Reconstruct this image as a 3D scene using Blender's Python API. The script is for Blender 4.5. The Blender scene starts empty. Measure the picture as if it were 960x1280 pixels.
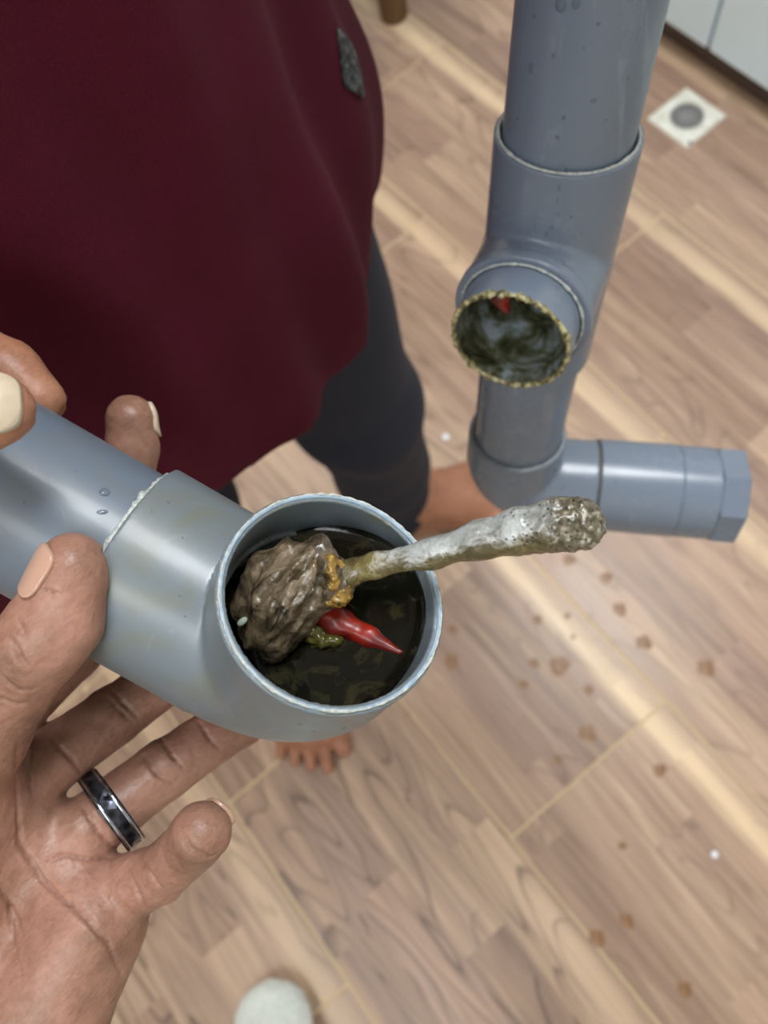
import bpy, bmesh, math, random
import numpy as np
import openvdb as vdb
from mathutils import Vector, Matrix, noise
random.seed(3); np.random.seed(3)
scn = bpy.context.scene; COL = scn.collection
PI = math.pi

# ---------------------------------------------------------------- camera
F = 961.0                       # focal length in pixels of the 960x1280 frame
H = 1.2                         # camera height
PITCH, ROLL, YAW = math.radians(70.27), math.radians(25.88), math.radians(-75.47)
def cam_matrix():
    c, s = math.cos(PITCH), math.sin(PITCH)
    rt = np.array([1., 0, 0]); dn = np.array([0, -s, -c]); fw = np.array([0, c, -s])
    r2 = rt*math.cos(ROLL)+dn*math.sin(ROLL); d2 = -rt*math.sin(ROLL)+dn*math.cos(ROLL)
    M = np.array([r2, d2, fw])                       # rows: camera axes in the room seen from the photographer
    cy, sy = math.cos(YAW), math.sin(YAW)
    Rz = np.array([[cy, sy, 0], [-sy, cy, 0], [0, 0, 1]])   # turn so that X, Y follow the tile grid
    return M, Rz
M0, RZ = cam_matrix()
MC = M0 @ RZ.T                  # world (tile aligned) -> camera axes (right, down, forward)
CAM = np.array([0, 0, H])
def C2W(P): return np.asarray(P) @ MC + CAM          # camera-axes coordinates -> world
def D2W(d): return np.asarray(d, float) @ MC
def K(px, py, z): return np.array([(px-480)/F*z, (py-640)/F*z, z])   # pixel + distance -> camera axes
def O2W(x, y, z):                                    # photographer-facing coordinates (drop below the eye) -> world
    return RZ @ np.array([x, y, z]) + CAM
def O2C(x, y, z): return MC @ (RZ @ np.array([x, y, z]))
def GR(px, py, h=0.0):                               # pixel -> point at height h
    d = D2W(K(px, py, 1)); t = (H-h)/-d[2]; return CAM+d*t
cd = bpy.data.cameras.new('camera'); cam = bpy.data.objects.new('camera', cd); COL.objects.link(cam)
cd.sensor_fit = 'VERTICAL'; cd.sensor_height = 36; cd.lens = F/1280*36
cd.clip_start = 0.01; cd.clip_end = 50
R3 = Matrix((MC[0], -MC[1], -MC[2])).transposed()
cam.matrix_world = Matrix.Translation(CAM) @ R3.to_4x4()
cd.dof.use_dof = True; cd.dof.focus_distance = 0.197; cd.dof.aperture_fstop = 12.5
scn.camera = cam

# ---------------------------------------------------------------- light
scn.view_settings.view_transform = 'Standard'; scn.view_settings.look = 'None'
scn.view_settings.gamma = 1; scn.view_settings.use_curve_mapping = False
scn.view_settings.exposure = 0.06
w = bpy.data.worlds.new('world'); scn.world = w; w.use_nodes = True
w.node_tree.nodes['Background'].inputs[0].default_value = (0.85, 0.93, 1, 1)
w.node_tree.nodes['Background'].inputs[1].default_value = 0.35
def area(name, loc, target, size, power, col, sy=None):
    l = bpy.data.lights.new(name, 'AREA'); l.energy = power; l.color = col; l.size = size
    if sy: l.shape = 'RECTANGLE'; l.size_y = sy
    o = bpy.data.objects.new(name, l); COL.objects.link(o); o.location = loc
    o.rotation_euler = (Vector(target)-Vector(loc)).to_track_quat('-Z', 'Y').to_euler(); return o
area('ceiling_lamp_light', (-0.25, 0.75, 2.5), (-0.25, 0.75, 0), 0.6, 29, (0.95, 0.98, 1.0), 0.6)
area('second_fill_light', (-1.35, 0.15, 2.5), (-1.35, 0.15, 0), 0.6, 14, (1.0, 0.96, 0.92), 0.6)  # unseen lamp, added to fill the cabinets and floor
area('third_fill_light', (0.35, -0.95, 2.5), (0.35, -0.95, 0), 1.1, 14, (0.93, 0.97, 1.0), 0.6)  # added fill from behind the camera, brightens upright pipe and doors

# ---------------------------------------------------------------- node helpers
def lin(c):
    c = c/255.0; return c/12.92 if c <= 0.04045 else ((c+0.055)/1.055)**2.4
def rgb(r, g, b): return (lin(r), lin(g), lin(b), 1)
class Mat:
    def __init__(s, name):
        s.m = bpy.data.materials.new(name); s.m.use_nodes = True; s.t = s.m.node_tree
        s.b = s.t.nodes['Principled BSDF']
    def n(s, typ, ins=None, **kw):
        n = s.t.nodes.new(typ)
        for k, v in kw.items(): setattr(n, k, v)
        for k, v in (ins or {}).items(): s.put(n.inputs[k], v)
        return n
    def put(s, sock, v):
        if hasattr(v, 'outputs'): s.t.links.new(v.outputs[0], sock)
        elif isinstance(v, bpy.types.NodeSocket): s.t.links.new(v, sock)
        else: sock.default_value = v
    def set(s, **kw):
        names = dict(col='Base Color', rough='Roughness', metal='Metallic', normal='Normal', spec='Specular IOR Level', sss='Subsurface Weight', ssr='Subsurface Radius', sss_s='Subsurface Scale', trans='Transmission Weight', coat='Coat Weight', coatr='Coat Roughness', alpha='Alpha', ior='IOR', sheen='Sheen Weight', em='Emission Color', ems='Emission Strength')
        for k, v in kw.items(): s.put(s.b.inputs[names[k]], v)
        return s
    def coord(s, which='Object'): return s.n('ShaderNodeTexCoord').outputs[which]
    def mapping(s, vec, scale=(1, 1, 1), loc=(0, 0, 0), rot=(0, 0, 0)):
        return s.n('ShaderNodeMapping', {'Vector': vec, 'Scale': scale, 'Location': loc, 'Rotation': rot})
    def noise(s, vec, scale, detail=4, rough=0.5, dist=0, out=0):
        return s.n('ShaderNodeTexNoise', {'Vector': vec, 'Scale': scale, 'Detail': detail, 'Roughness': rough, 'Distortion': dist}).outputs[out]
    def ramp(s, fac, stops, interp='LINEAR'):
        r = s.n('ShaderNodeValToRGB', {'Fac': fac}); e = r.color_ramp.elements; r.color_ramp.interpolation = interp
        while len(e) < len(stops): e.new(0.5)
        for i, (p, c) in enumerate(stops): e[i].position = p; e[i].color = c if isinstance(c, tuple) else (c, c, c, 1)
        return r.outputs[0]
    def mix(s, fac, a, b, mode='MIX'):
        m = s.n('ShaderNodeMix', data_type='RGBA', blend_type=mode); s.put(m.inputs['Factor'], fac)
        s.put(m.inputs['A'], a); s.put(m.inputs['B'], b); return m.outputs['Result']
    def math(s, op, a, b=0.0, c=0.0, clamp=False):
        m = s.n('ShaderNodeMath', operation=op, use_clamp=clamp); s.put(m.inputs[0], a); s.put(m.inputs[1], b); s.put(m.inputs[2], c); return m.outputs[0]
    def bump(s, h, strength, dist=0.001, normal=None):
        d = {'Height': h, 'Strength': strength, 'Distance': dist}
        if normal is not None: d['Normal'] = normal
        return s.n('ShaderNodeBump', d).outputs[0]

# ---------------------------------------------------------------- mesh helpers
def link(name, me, mat=None, parent=None, smooth=True):
    o = bpy.data.objects.new(name, me); COL.objects.link(o)
    if mat is not None: me.materials.append(mat.m if isinstance(mat, Mat) else mat)
    if smooth: me.polygons.foreach_set('use_smooth', [True]*len(me.polygons))
    if parent is not None:
        bpy_parent(o, parent)
    return o
def bpy_parent(o, p):
    o.parent = p; o.matrix_parent_inverse = p.matrix_world.inverted() if p.type != 'EMPTY' else Matrix.Translation(p.location).inverted()
def empty(name, loc, label=None, cat=None, group=None):
    o = bpy.data.objects.new(name, None); COL.objects.link(o); o.location = [float(v) for v in loc]; o.empty_display_size = 0.02
    if label: tag(o, label, cat, group)
    return o
def tag(o, label=None, cat=None, group=None, kind=None):
    if label: o['label'] = label
    if cat: o['category'] = cat
    if group: o['group'] = group
    if kind: o['kind'] = kind
    return o
def mesh_np(name, V, Q, mat=None, parent=None, smooth=True, origin=None):
    V = np.asarray(V, np.float32); 
    if origin is None and parent is None: origin = (V.min(0)+V.max(0))/2*np.array([1, 1, 0])+np.array([0, 0, V[:, 2].min()])
    if origin is None: origin = np.zeros(3)
    V = V-np.asarray(origin, np.float32)
    me = bpy.data.meshes.new(name); n = Q.shape[1]
    me.vertices.add(len(V)); me.vertices.foreach_set('co', V.astype(np.float32).ravel())
    me.loops.add(Q.size); me.loops.foreach_set('vertex_index', Q.astype(np.int32).ravel())
    me.polygons.add(len(Q)); me.polygons.foreach_set('loop_start', np.arange(0, Q.size, n, dtype=np.int32))
    me.update(calc_edges=True); me.validate()
    o = link(name, me, mat, None, smooth); o.location = [float(v) for v in origin]
    if parent is not None: bpy_parent(o, parent)
    return o
def bm_obj(name, bm, mat=None, parent=None, smooth=True, origin=None):
    bmesh.ops.recalc_face_normals(bm, faces=bm.faces)
    if origin is not None: bmesh.ops.translate(bm, verts=bm.verts, vec=-Vector(origin))
    me = bpy.data.meshes.new(name); bm.to_mesh(me); bm.free(); o = link(name, me, mat, None, smooth)
    if origin is not None: o.location = Vector(origin)
    if parent is not None: bpy_parent(o, parent)
    return o
def box(bm, lo, hi, bev=0.0):
    r = bmesh.ops.create_cube(bm, size=1); vs = r['verts']
    for v in vs: v.co = Vector([lo[i]+(v.co[i]+0.5)*(hi[i]-lo[i]) for i in range(3)])
    if bev > 0:
        es = list({e for v in vs for e in v.link_edges}); bmesh.ops.bevel(bm, geom=es, offset=bev, segments=2, affect='EDGES', profile=0.5)
def lathe(bm, a, d, prof, seg=64):
    """prof: list of (distance along d, radius); open ends allowed"""
    a = Vector([float(x) for x in a]); d = Vector([float(x) for x in d]).normalized(); q = d.to_track_quat('Z', 'Y')
    rings = []
    for s, r in prof:
        rings.append([bm.verts.new(a+d*s+q @ Vector((r*math.cos(2*PI*i/seg), r*math.sin(2*PI*i/seg), 0))) for i in range(seg)] if r > 1e-7 else [bm.verts.new(a+d*s)])
    for A, B in zip(rings, rings[1:]):
        if len(A) == 1 and len(B) == 1: continue
        for i in range(seg):
            j = (i+1) % seg
            if len(A) == 1: bm.faces.new((A[0], B[i], B[j]))
            elif len(B) == 1: bm.faces.new((A[i], A[j], B[0]))
            else: bm.faces.new((A[i], A[j], B[j], B[i]))
def autosmooth(o, ang=35):
    me = o.data; bm = bmesh.new(); bm.from_mesh(me)
    for e in bm.edges:
        if len(e.link_faces) == 2 and e.calc_face_angle(0) > math.radians(ang): e.smooth = False
    bm.to_mesh(me); bm.free()

# ---------------------------------------------------------------- signed distance volumes (smoothly joined solids)
class Vol:
    def __init__(s, lo, hi, h):
        s.lo = np.asarray(lo, float); s.h = h
        s.sh = np.ceil((np.asarray(hi)-s.lo)/h).astype(int)+1
        s.a = np.full(s.sh, 1.0, np.float32)
    def sub(s, lo, hi):
        i0 = np.clip(np.floor((lo-s.lo)/s.h).astype(int), 0, s.sh); i1 = np.clip(np.ceil((hi-s.lo)/s.h).astype(int)+1, 0, s.sh)
        sl = tuple(slice(a, b) for a, b in zip(i0, i1))
        ax = [s.lo[i]+s.h*np.arange(i0[i], i1[i], dtype=np.float32) for i in range(3)]
        return sl, ax[0][:, None, None].astype(np.float32), ax[1][None, :, None].astype(np.float32), ax[2][None, None, :].astype(np.float32)
    def comb(s, sl, d, k, op):
        A = s.a[sl]
        if A.size == 0: return
        if op == 'u':
            h = np.maximum(k-np.abs(A-d), 0)/k if k > 0 else 0
            s.a[sl] = np.minimum(A, d)-h*h*k/4
        elif op == 's':
            h = np.maximum(k-np.abs(A+d), 0)/k if k > 0 else 0
            s.a[sl] = np.maximum(A, -d)+h*h*k/4
        elif op == 'i': s.a[sl] = np.maximum(A, d)
    def cone(s, a, b, ra, rb, k=0.004, op='u', flat=None):
        a = np.asarray(a, float); b = np.asarray(b, float); m = max(ra, rb)+k+3*s.h
        sl, X, Y, Z = s.sub(np.minimum(a, b)-m, np.maximum(a, b)+m)
        s.comb(sl, cone_d(X, Y, Z, a, b, ra, rb), k, op)
    def chain(s, pts, k=0.004, op='u'):
        for p, q in zip(pts, pts[1:]): s.cone(p[0], q[0], p[1], q[1], k, op)
    def cyl(s, a, b, r, k=0.0, op='u'):
        a = np.asarray(a, float); b = np.asarray(b, float); m = r+k+3*s.h
        sl, X, Y, Z = s.sub(np.minimum(a, b)-m, np.maximum(a, b)+m)
        ab = b-a; L = np.linalg.norm(ab); u = ab/L
        t = (X-a[0])*u[0]+(Y-a[1])*u[1]+(Z-a[2])*u[2]
        q = np.sqrt(np.maximum((X-a[0])**2+(Y-a[1])**2+(Z-a[2])**2-t*t, 0))-r
        w_ = np.abs(t-L/2)-L/2
        d = np.minimum(np.maximum(q, w_), 0)+np.sqrt(np.maximum(q, 0)**2+np.maximum(w_, 0)**2)
        s.comb(sl, d, k, op)
    def ell(s, c, R, rad, k=0.004, op='u'):
        c = np.asarray(c, float); R = np.asarray(R, float); m = max(rad)+k+3*s.h
        sl, X, Y, Z = s.sub(c-m, c+m); X = X-c[0]; Y = Y-c[1]; Z = Z-c[2]
        q = [X*R[i][0]+Y*R[i][1]+Z*R[i][2] for i in range(3)]
        k0 = np.sqrt(sum((q[i]/rad[i])**2 for i in range(3))); k1 = np.sqrt(sum((q[i]/rad[i]**2)**2 for i in range(3)))
        s.comb(sl, k0*(k0-1)/np.maximum(k1, 1e-6), k, op)
    def val(s, p):
        q = (np.asarray(p)-s.lo)/s.h; i = np.floor(q).astype(int)
        if (i < 0).any() or (i >= s.sh-1).any(): return 1.0
        f = q-i; v = 0
        for dx in (0, 1):
            for dy in (0, 1):
                for dz in (0, 1):
                    v += s.a[i[0]+dx, i[1]+dy, i[2]+dz]*(f[0] if dx else 1-f[0])*(f[1] if dy else 1-f[1])*(f[2] if dz else 1-f[2])
        return v
    def hit(s, px, py, z0, z1=0.5, step=0.0004):
        z = z0
        while z < z1:
            if s.val(K(px, py, z)) < 0: return K(px, py, z)
            z += step
        return None
    def crease(s, pix, r, z0=0.14, k=0.0007, depth=0.0):
        """carves a skin crease along a polyline of pixels, on the visible surface"""
        pts = []
        for (a, b) in zip(pix, pix[1:]):
            n = max(2, int(math.dist(a, b)/5))
            for i in range(n): pts.append((a[0]+(b[0]-a[0])*i/n, a[1]+(b[1]-a[1])*i/n))
        hs = [s.hit(p[0], p[1], z0) for p in pts]; prev = None
        for i, h_ in enumerate(hs):
            if h_ is not None and prev is not None and abs(h_[2]-prev[2]) < 0.006:
                w_ = math.sin(PI*(i+0.5)/len(hs))**0.5
                s.cone(prev, h_, r*w_, r*w_, k, 's')
            prev = h_
    def mesh(s):
        g = vdb.FloatGrid(1.0); g.copyFromArray(s.a)
        V, T, Q = g.convertToPolygons(isovalue=0.0, adaptivity=0.0)
        V = V*s.h+s.lo
        return V, Q
def trim(v, p, d):
    sl, X, Y, Z = v.sub(v.lo, v.lo+v.sh*v.h)
    v.a = np.maximum(v.a, ((X-p[0])*d[0]+(Y-p[1])*d[1]+(Z-p[2])*d[2]).astype(np.float32))
def cone_d(X, Y, Z, a, b, ra, rb):
    ab = b-a; L2 = max(float(ab @ ab), 1e-12)
    t = np.clip(((X-a[0])*ab[0]+(Y-a[1])*ab[1]+(Z-a[2])*ab[2])/L2, 0, 1)
    return np.sqrt((X-a[0]-t*ab[0])**2+(Y-a[1]-t*ab[1])**2+(Z-a[2]-t*ab[2])**2)-(ra+(rb-ra)*t)
def vol_obj(name, vol, mat, parent=None, camspace=True, disp=None, origin=None):
    V, Q = vol.mesh()
    if camspace: V = V @ MC+CAM
    # orient outwards
    a, b, c = V[Q[:, 0]], V[Q[:, 1]], V[Q[:, 2]]
    if (np.einsum('ij,ij->i', a, np.cross(b, c))).sum() < 0 if False else vol_sign(V, Q) < 0: Q = Q[:, ::-1]
    if disp is not None: V = disp(V, Q)
    return mesh_np(name, V, Q, mat, parent, True, origin)
def vol_sign(V, Q):
    c = V.mean(0); a, b, d, e = [V[Q[:, i]]-c for i in range(4)]
    return np.einsum('ij,ij->i', a, np.cross(b, d)).sum()+np.einsum('ij,ij->i', a, np.cross(d, e)).sum()
def vnormals(V, Q):
    n = np.cross(V[Q[:, 2]]-V[Q[:, 0]], V[Q[:, 3]]-V[Q[:, 1]]); N = np.zeros_like(V)
    for i in range(4): np.add.at(N, Q[:, i], n)
    return N/np.maximum(np.linalg.norm(N, axis=1, keepdims=True), 1e-12)
def noise_disp(amp, scale, octs=2, off=(0, 0, 0)):
    def f(V, Q):
        N = vnormals(V, Q); out = V.copy(); o = Vector(off)
        for i in range(len(V)):
            p = Vector(V[i])*scale+o
            out[i] += N[i]*amp*noise.fractal(p, 0.6, 2.0, octs)
        return out
    return f

# ---------------------------------------------------------------- materials
def mat_simple(name, c, rough=0.5, **kw): return Mat(name).set(col=c, rough=rough, **kw)
def mat_wood():
    m = Mat('wood_print_tile'); co = m.coord('Object')
    rnd = m.n('ShaderNodeObjectInfo').outputs['Random']; at = lambda k: m.n('ShaderNodeAttribute', attribute_type='OBJECT', attribute_name=k).outputs['Fac']
    sep = m.n('ShaderNodeSeparateXYZ', {'Vector': co}); u, v = sep.outputs[0], sep.outputs[1]
    sv = m.math('MULTIPLY', v, 1/0.0735); idx = m.math('FLOOR', sv)
    r1 = m.n('ShaderNodeTexWhiteNoise', {'Vector': m.n('ShaderNodeCombineXYZ', {'X': idx, 'Y': rnd})}, noise_dimensions='3D').outputs['Value']
    us = m.math('ADD', m.math('MULTIPLY', u, 2.3), m.math('MULTIPLY', r1, 3.0)); ci = m.math('FLOOR', us)
    wn = m.n('ShaderNodeTexWhiteNoise', {'Vector': m.n('ShaderNodeCombineXYZ', {'X': idx, 'Y': ci, 'Z': rnd})}, noise_dimensions='3D')
    r2 = wn.outputs['Value']
    strip = m.ramp(r2, [(0, rgb(118, 92, 76)), (0.2, rgb(150, 122, 102)), (0.4, rgb(178, 150, 126)), (0.55, rgb(138, 112, 98)), (0.75, rgb(186, 158, 130)), (0.9, rgb(158, 126, 108)), (1, rgb(128, 104, 92))])
    off = m.n('ShaderNodeVectorMath', {0: co, 1: m.n('ShaderNodeVectorMath', {0: wn.outputs['Color'], 1: (7, 7, 7)}, operation='MULTIPLY')}, operation='ADD')
    off2 = m.n('ShaderNodeVectorMath', {0: off, 1: m.n('ShaderNodeCombineXYZ', {'X': rnd, 'Y': m.math('MULTIPLY', rnd, 13.0)})}, operation='ADD')
    # long soft grain
    g1 = m.noise(m.mapping(off2, (2.2, 34, 1)), 1.0, 6, 0.6, 1.2)
    g2 = m.noise(m.mapping(off2, (7, 160, 1)), 1.0, 4, 0.6, 0.4)
    # cathedral figure: rings of a slowly varying field
    fld = m.noise(m.mapping(off2, (2.4, 11, 1)), 1.0, 1.5, 0.4, 0.8)
    ring = m.math('FRACT', m.math('MULTIPLY', fld, 9.0))
    fig = m.ramp(ring, [(0.0, 0.0), (0.08, 1.0), (0.2, 0.25), (0.55, 0.0), (1, 0.0)])
    msk = m.ramp(m.noise(m.mapping(off2, (1.6, 5, 1)), 1.0, 1, 0.5), [(0.36, 0.0), (0.5, 1.0)])
    c = m.mix(0.42, strip, m.ramp(g1, [(0.28, rgb(98, 76, 64)), (0.43, rgb(150, 122, 104)), (0.58, rgb(178, 148, 124)), (0.75, rgb(214, 188, 158))]))
    c = m.mix(0.45, c, m.mix(1.0, c, m.ramp(g2, [(0.3, 0.6), (0.5, 1.0), (0.7, 1.2)]), 'MULTIPLY'))
    c = m.mix(m.math('MULTIPLY', m.math('MULTIPLY', fig, msk), m.math('MULTIPLY', at('figure'), 0.9)), c, rgb(96, 74, 62))
    # pale sapwood streak along the far edge of each print
    wob = m.math('MULTIPLY', m.math('SUBTRACT', g1, 0.5), 0.03)
    st = m.ramp(m.math('ADD', v, wob), [(0.243, 0.0), (0.257, 1.0), (0.272, 0.85), (0.284, 0.25)])
    c = m.mix(m.math('MULTIPLY', m.math('MULTIPLY', st, at('streak')), m.ramp(m.noise(m.mapping(off2, (3, 6, 1)), 1.0, 2), [(0.3, 0.55), (0.6, 1.0)])), c, rgb(222, 196, 158))
    # faint dark line between strips
    fr = m.math('ABSOLUTE', m.math('SUBTRACT', m.math('FRACT', sv), 0.5))
    ln = m.ramp(fr, [(0.475, 0.0), (0.495, 1.0)])
    c = m.mix(m.math('MULTIPLY', ln, 0.3), c, rgb(120, 92, 72))
    hs = m.n('ShaderNodeHueSaturation', {'Saturation': 0.92, 'Value': m.math('ADD', 1.06, m.math('MULTIPLY', at('tone'), 0.08)), 'Color': c})
    m.set(col=hs.outputs[0], rough=m.ramp(g1, [(0.3, 0.30), (0.7, 0.42)]), spec=0.4)
    m.set(normal=m.bump(g2, 0.08, 0.0004)); return m
WOOD = mat_wood()
GROUT = mat_simple('grout', rgb(206, 184, 148), 0.8)
def mat_pvc(name, base, scuff=0.35, grime_shade=0.0, rough=0.42):
    m = Mat(name); co = m.coord('Object')
    n1 = m.noise(co, 22, 5, 0.6); n2 = m.noise(co, 260, 3, 0.6); n3 = m.noise(m.mapping(co, (60, 60, 9)), 1, 5, 0.7, 1.5)
    c = m.mix(m.ramp(n1, [(0.35, 0.0), (0.7, scuff)]), base, tuple(list(np.array(base[:3])*0.72)+[1]))
    c = m.mix(m.ramp(n3, [(0.60, 0.0), (0.78, 0.25)]), c, rgb(190, 200, 205))
    if grime_shade: c = m.mix(m.ramp(m.noise(co, 45, 5, 0.65, 1.0), [(0.46, 0.0), (0.72, grime_shade)]), c, rgb(108, 108, 82))
    m.set(col=c, rough=m.ramp(n1, [(0.3, rough-0.08), (0.7, rough+0.1)]), spec=0.55, coat=0.12, coatr=0.15)
    m.set(normal=m.bump(n2, 0.05, 0.0003)); return m
PVC = mat_pvc('grey_pvc', rgb(100, 112, 127), 0.4, 0.3)
PVC2 = mat_pvc('grey_pvc_fitting', rgb(106, 117, 125), 0.3, 0.6)  # stronger olive patches: the elbow's shade is put into its colour
PVC3 = mat_pvc('far_grey_pvc', rgb(108, 120, 137), 0.25, 0.0, 0.3)
def mat_glue():
    m = Mat('white_solvent_residue'); n = m.noise(m.coord(), 900, 4, 0.6)
    return m.set(col=m.ramp(n, [(0.3, rgb(140, 146, 144)), (0.6, rgb(192, 198, 194))]), rough=0.45, normal=m.bump(n, 0.5, 0.0006))
GLUE = mat_glue()
def mat_skin(name, lo, mid, hi, rough=0.42, pore=900, mott=60):
    m = Mat(name); co = m.coord()
    n1 = m.noise(co, mott, 5, 0.6); n2 = m.noise(co, pore, 3, 0.6)
    vo = m.n('ShaderNodeTexVoronoi', {'Vector': co, 'Scale': pore*0.8}).outputs['Distance']
    lines = m.noise(m.mapping(co, (500, 170, 500), rot=(0.4, 0.2, 0.7)), 1, 4, 0.6, 1.2)
    c = m.ramp(n1, [(0.3, lo), (0.5, mid), (0.7, hi)])
    c = m.mix(0.10, c, m.ramp(lines, [(0.35, rgb(120, 74, 58)), (0.6, rgb(225, 180, 160))]))
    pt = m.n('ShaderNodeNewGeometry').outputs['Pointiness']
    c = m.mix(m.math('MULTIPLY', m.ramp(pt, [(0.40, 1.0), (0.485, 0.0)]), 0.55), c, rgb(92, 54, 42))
    h = m.math('ADD', m.math('MULTIPLY', vo, 0.5), m.math('ADD', n2, m.math('MULTIPLY', lines, 0.9)))
    m.set(col=c, rough=m.ramp(n2, [(0.3, rough-0.06), (0.7, rough+0.08)]), spec=0.45, sss=0.25, ssr=(1.0, 0.35, 0.2), sss_s=0.004, normal=m.bump(h, 0.32, 0.0004))
    return m
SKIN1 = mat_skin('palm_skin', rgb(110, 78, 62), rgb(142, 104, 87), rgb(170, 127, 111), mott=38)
SKIN2 = mat_skin('dark_skin', rgb(138, 92, 68), rgb(160, 110, 84), rgb(172, 122, 98), 0.45, 500, 30)
NAIL = Mat('nail'); NAIL.set(col=rgb(188, 152, 132), rough=0.22, spec=0.6, sss=0.2, sss_s=0.002, ssr=(1, .5, .3))
NAILP = Mat('pale_nail'); NAILP.set(col=rgb(196, 182, 160), rough=0.25, spec=0.6, sss=0.2, sss_s=0.002, ssr=(1, .6, .4))

# ---------------------------------------------------------------- the room
X0, X1, Y0, Y1 = -2.45, 1.35, -1.35, 1.72
GU, GV = 0.0855, -0.064                      # a joint crossing of the tile grid
bm = bmesh.new(); box(bm, (X0, Y0, -0.03), (X1, Y1, -0.0012)); floor = bm_obj('floor', bm, GROUT, None, False); floor['kind'] = 'structure'
me_tiles = {}
def tile_mesh(w_, d_):
    key = (round(w_, 3), round(d_, 3))
    if key not in me_tiles:
        bm = bmesh.new(); box(bm, (0.0017, 0.0017, -0.009), (w_-0.0017, d_-0.0017, 0.0), 0.0007)
        me = bpy.data.meshes.new('tile'); bm.to_mesh(me); bm.free(); me.materials.append(WOOD.m); me_tiles[key] = me
    return me_tiles[key]
j0 = math.floor((Y0-GV)/0.3); j1 = math.ceil((Y1-GV)/0.3)
for j in range(j0, j1):
    v0 = GV+0.3*j; sh = 0 if j % 2 == 0 else 0.3
    i0 = math.floor((X0-GU-sh)/0.6); i1 = math.ceil((X1-GU-sh)/0.6)
    for i in range(i0, i1):
        u0 = GU+sh+0.6*i; a, b = max(u0, X0), min(u0+0.6, X1); c, d = max(v0, Y0), min(v0+0.3, Y1)
        if b-a < 0.02 or d-c < 0.02: continue
        if a > u0+1e-6 or c > v0+1e-6 or b < u0+0.6-1e-6 or d < v0+0.3-1e-6: me = tile_mesh(b-a, d-c)
        else: me = tile_mesh(0.6, 0.3)
        if abs(u0+0.3+0.62) < 0.31 and abs(v0+0.15-1.01) < 0.16: pass
        o = bpy.data.objects.new('tile', me); COL.objects.link(o); o.location = (a, c, 0); o.parent = floor
        o['streak'] = {0: 0.95, 1: 0.7, 2: 0.8, -1: 0.12}.get(j, 0.4); o['figure'] = 0.25+0.5*random.random(); o['tone'] = 0.94+0.12*random.random()
        for px, py in ((560, 1120), (330, 1050), (250, 1200)):
            g_ = GR(px, py)
            if a <= g_[0] <= b and c <= g_[1] <= d: o['figure'] = 1.0; o['tone'] = 0.93
WALLM = Mat('cream_wall'); WALLM.set(col=rgb(222, 218, 208), rough=0.6)
def wall(name, lo, hi, mat=WALLM):
    bm = bmesh.new(); box(bm, lo, hi); o = bm_obj(name, bm, mat, None, False); o['kind'] = 'structure'; return o
wall('wall_back', (X0, Y1, 0), (X1, Y1+0.1, 2.62)); wall('wall_left', (X0-0.1, Y0, 0), (X0, Y1, 2.62))
wall('wall_right', (X1, Y0, 0), (X1+0.1, Y1, 2.62)); wall('wall_front', (X0, Y0-0.1, 0), (X1, Y0, 2.62))
wall('ceiling', (X0, Y0, 2.62), (X1, Y1, 2.7))
LAMP = Mat('lamp_diffuser'); LAMP.set(col=(1, 1, 1, 1), em=(0.95, 0.98, 1, 1), ems=3.0)
LFR = mat_simple('lamp_frame', rgb(230, 230, 230), 0.4)
for (x, y, lab) in ((-0.25, 0.75, 'square white ceiling lamp above the cabinets'), (-1.35, 0.15, 'added square white fill lamp on the ceiling behind the maroon shirt'), (0.35, -0.95, 'added square white fill lamp on the ceiling behind the photographer')):
    e = empty('ceiling_lamp', (x, y, 2.52), lab, 'lamp')  # second and third housings belong to the added fill lights
    bm = bmesh.new(); box(bm, (x-0.28, y-0.28, 2.56), (x+0.28, y+0.28, 2.62), 0.006); bm_obj('frame', bm, LFR, e, False)
    bm = bmesh.new(); box(bm, (x-0.26, y-0.26, 2.525), (x+0.26, y+0.26, 2.56), 0.004); bm_obj('diffuser', bm, LAMP, e, False)

# cabinets: kick board on the floor, doors a little proud of it
CW = mat_simple('white_cabinet', rgb(216, 236, 248), 0.3, spec=0.5)
CG = mat_simple('grey_edge', rgb(150, 165, 175), 0.4)
KM = Mat('dark_kick'); kn = KM.noise(KM.mapping(KM.coord(), (3, 40, 40)), 1, 4); KM.set(col=KM.ramp(kn, [(0.3, rgb(72, 58, 54)), (0.7, rgb(92, 76, 70))]), rough=0.5)
YK = 1.128; YD = 1.095; HD = 0.062
gap = GR(879, 56, HD+0.02); gx = gap[0]
cab = empty('kitchen_base_cabinet', (gx, YK, 0), 'white kitchen base cabinets with dark kick board beyond the floor drain', 'cabinet')
bm = bmesh.new(); box(bm, (X0+0.02, YK, 0.001), (X1-0.02, YK+0.018, HD+0.02)); bm_obj('kick_board', bm, KM, cab, False)
bm = bmesh.new(); box(bm, (X0+0.02, YD+0.02, HD), (X1-0.02, Y1-0.01, 0.86)); bm_obj('body', bm, CG, cab, False)
for k in range(-4, 5):
    a = gx+k*0.45+0.004; b = gx+(k+1)*0.45-0.004
    if a < X0+0.03 or b > X1-0.02: continue
    bm = bmesh.new(); box(bm, (a, YD, HD), (b, YD+0.018, 0.86), 0.002); d = bm_obj('door', bm, CW, cab, False)
    bm = bmesh.new(); box(bm, (b-0.05, YD-0.02, 0.60), (b-0.038, YD-0.012, 0.74), 0.002); box(bm, (b-0.048, YD-0.014, 0.61), (b-0.04, YD, 0.62)); box(bm, (b-0.048, YD-0.014, 0.72), (b-0.04, YD, 0.73)); bm_obj('handle', bm, CG, d, False)
bm = bmesh.new(); box(bm, (X0+0.02, YD-0.015, 0.861), (X1-0.02, Y1-0.005, 0.90), 0.004)
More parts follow.
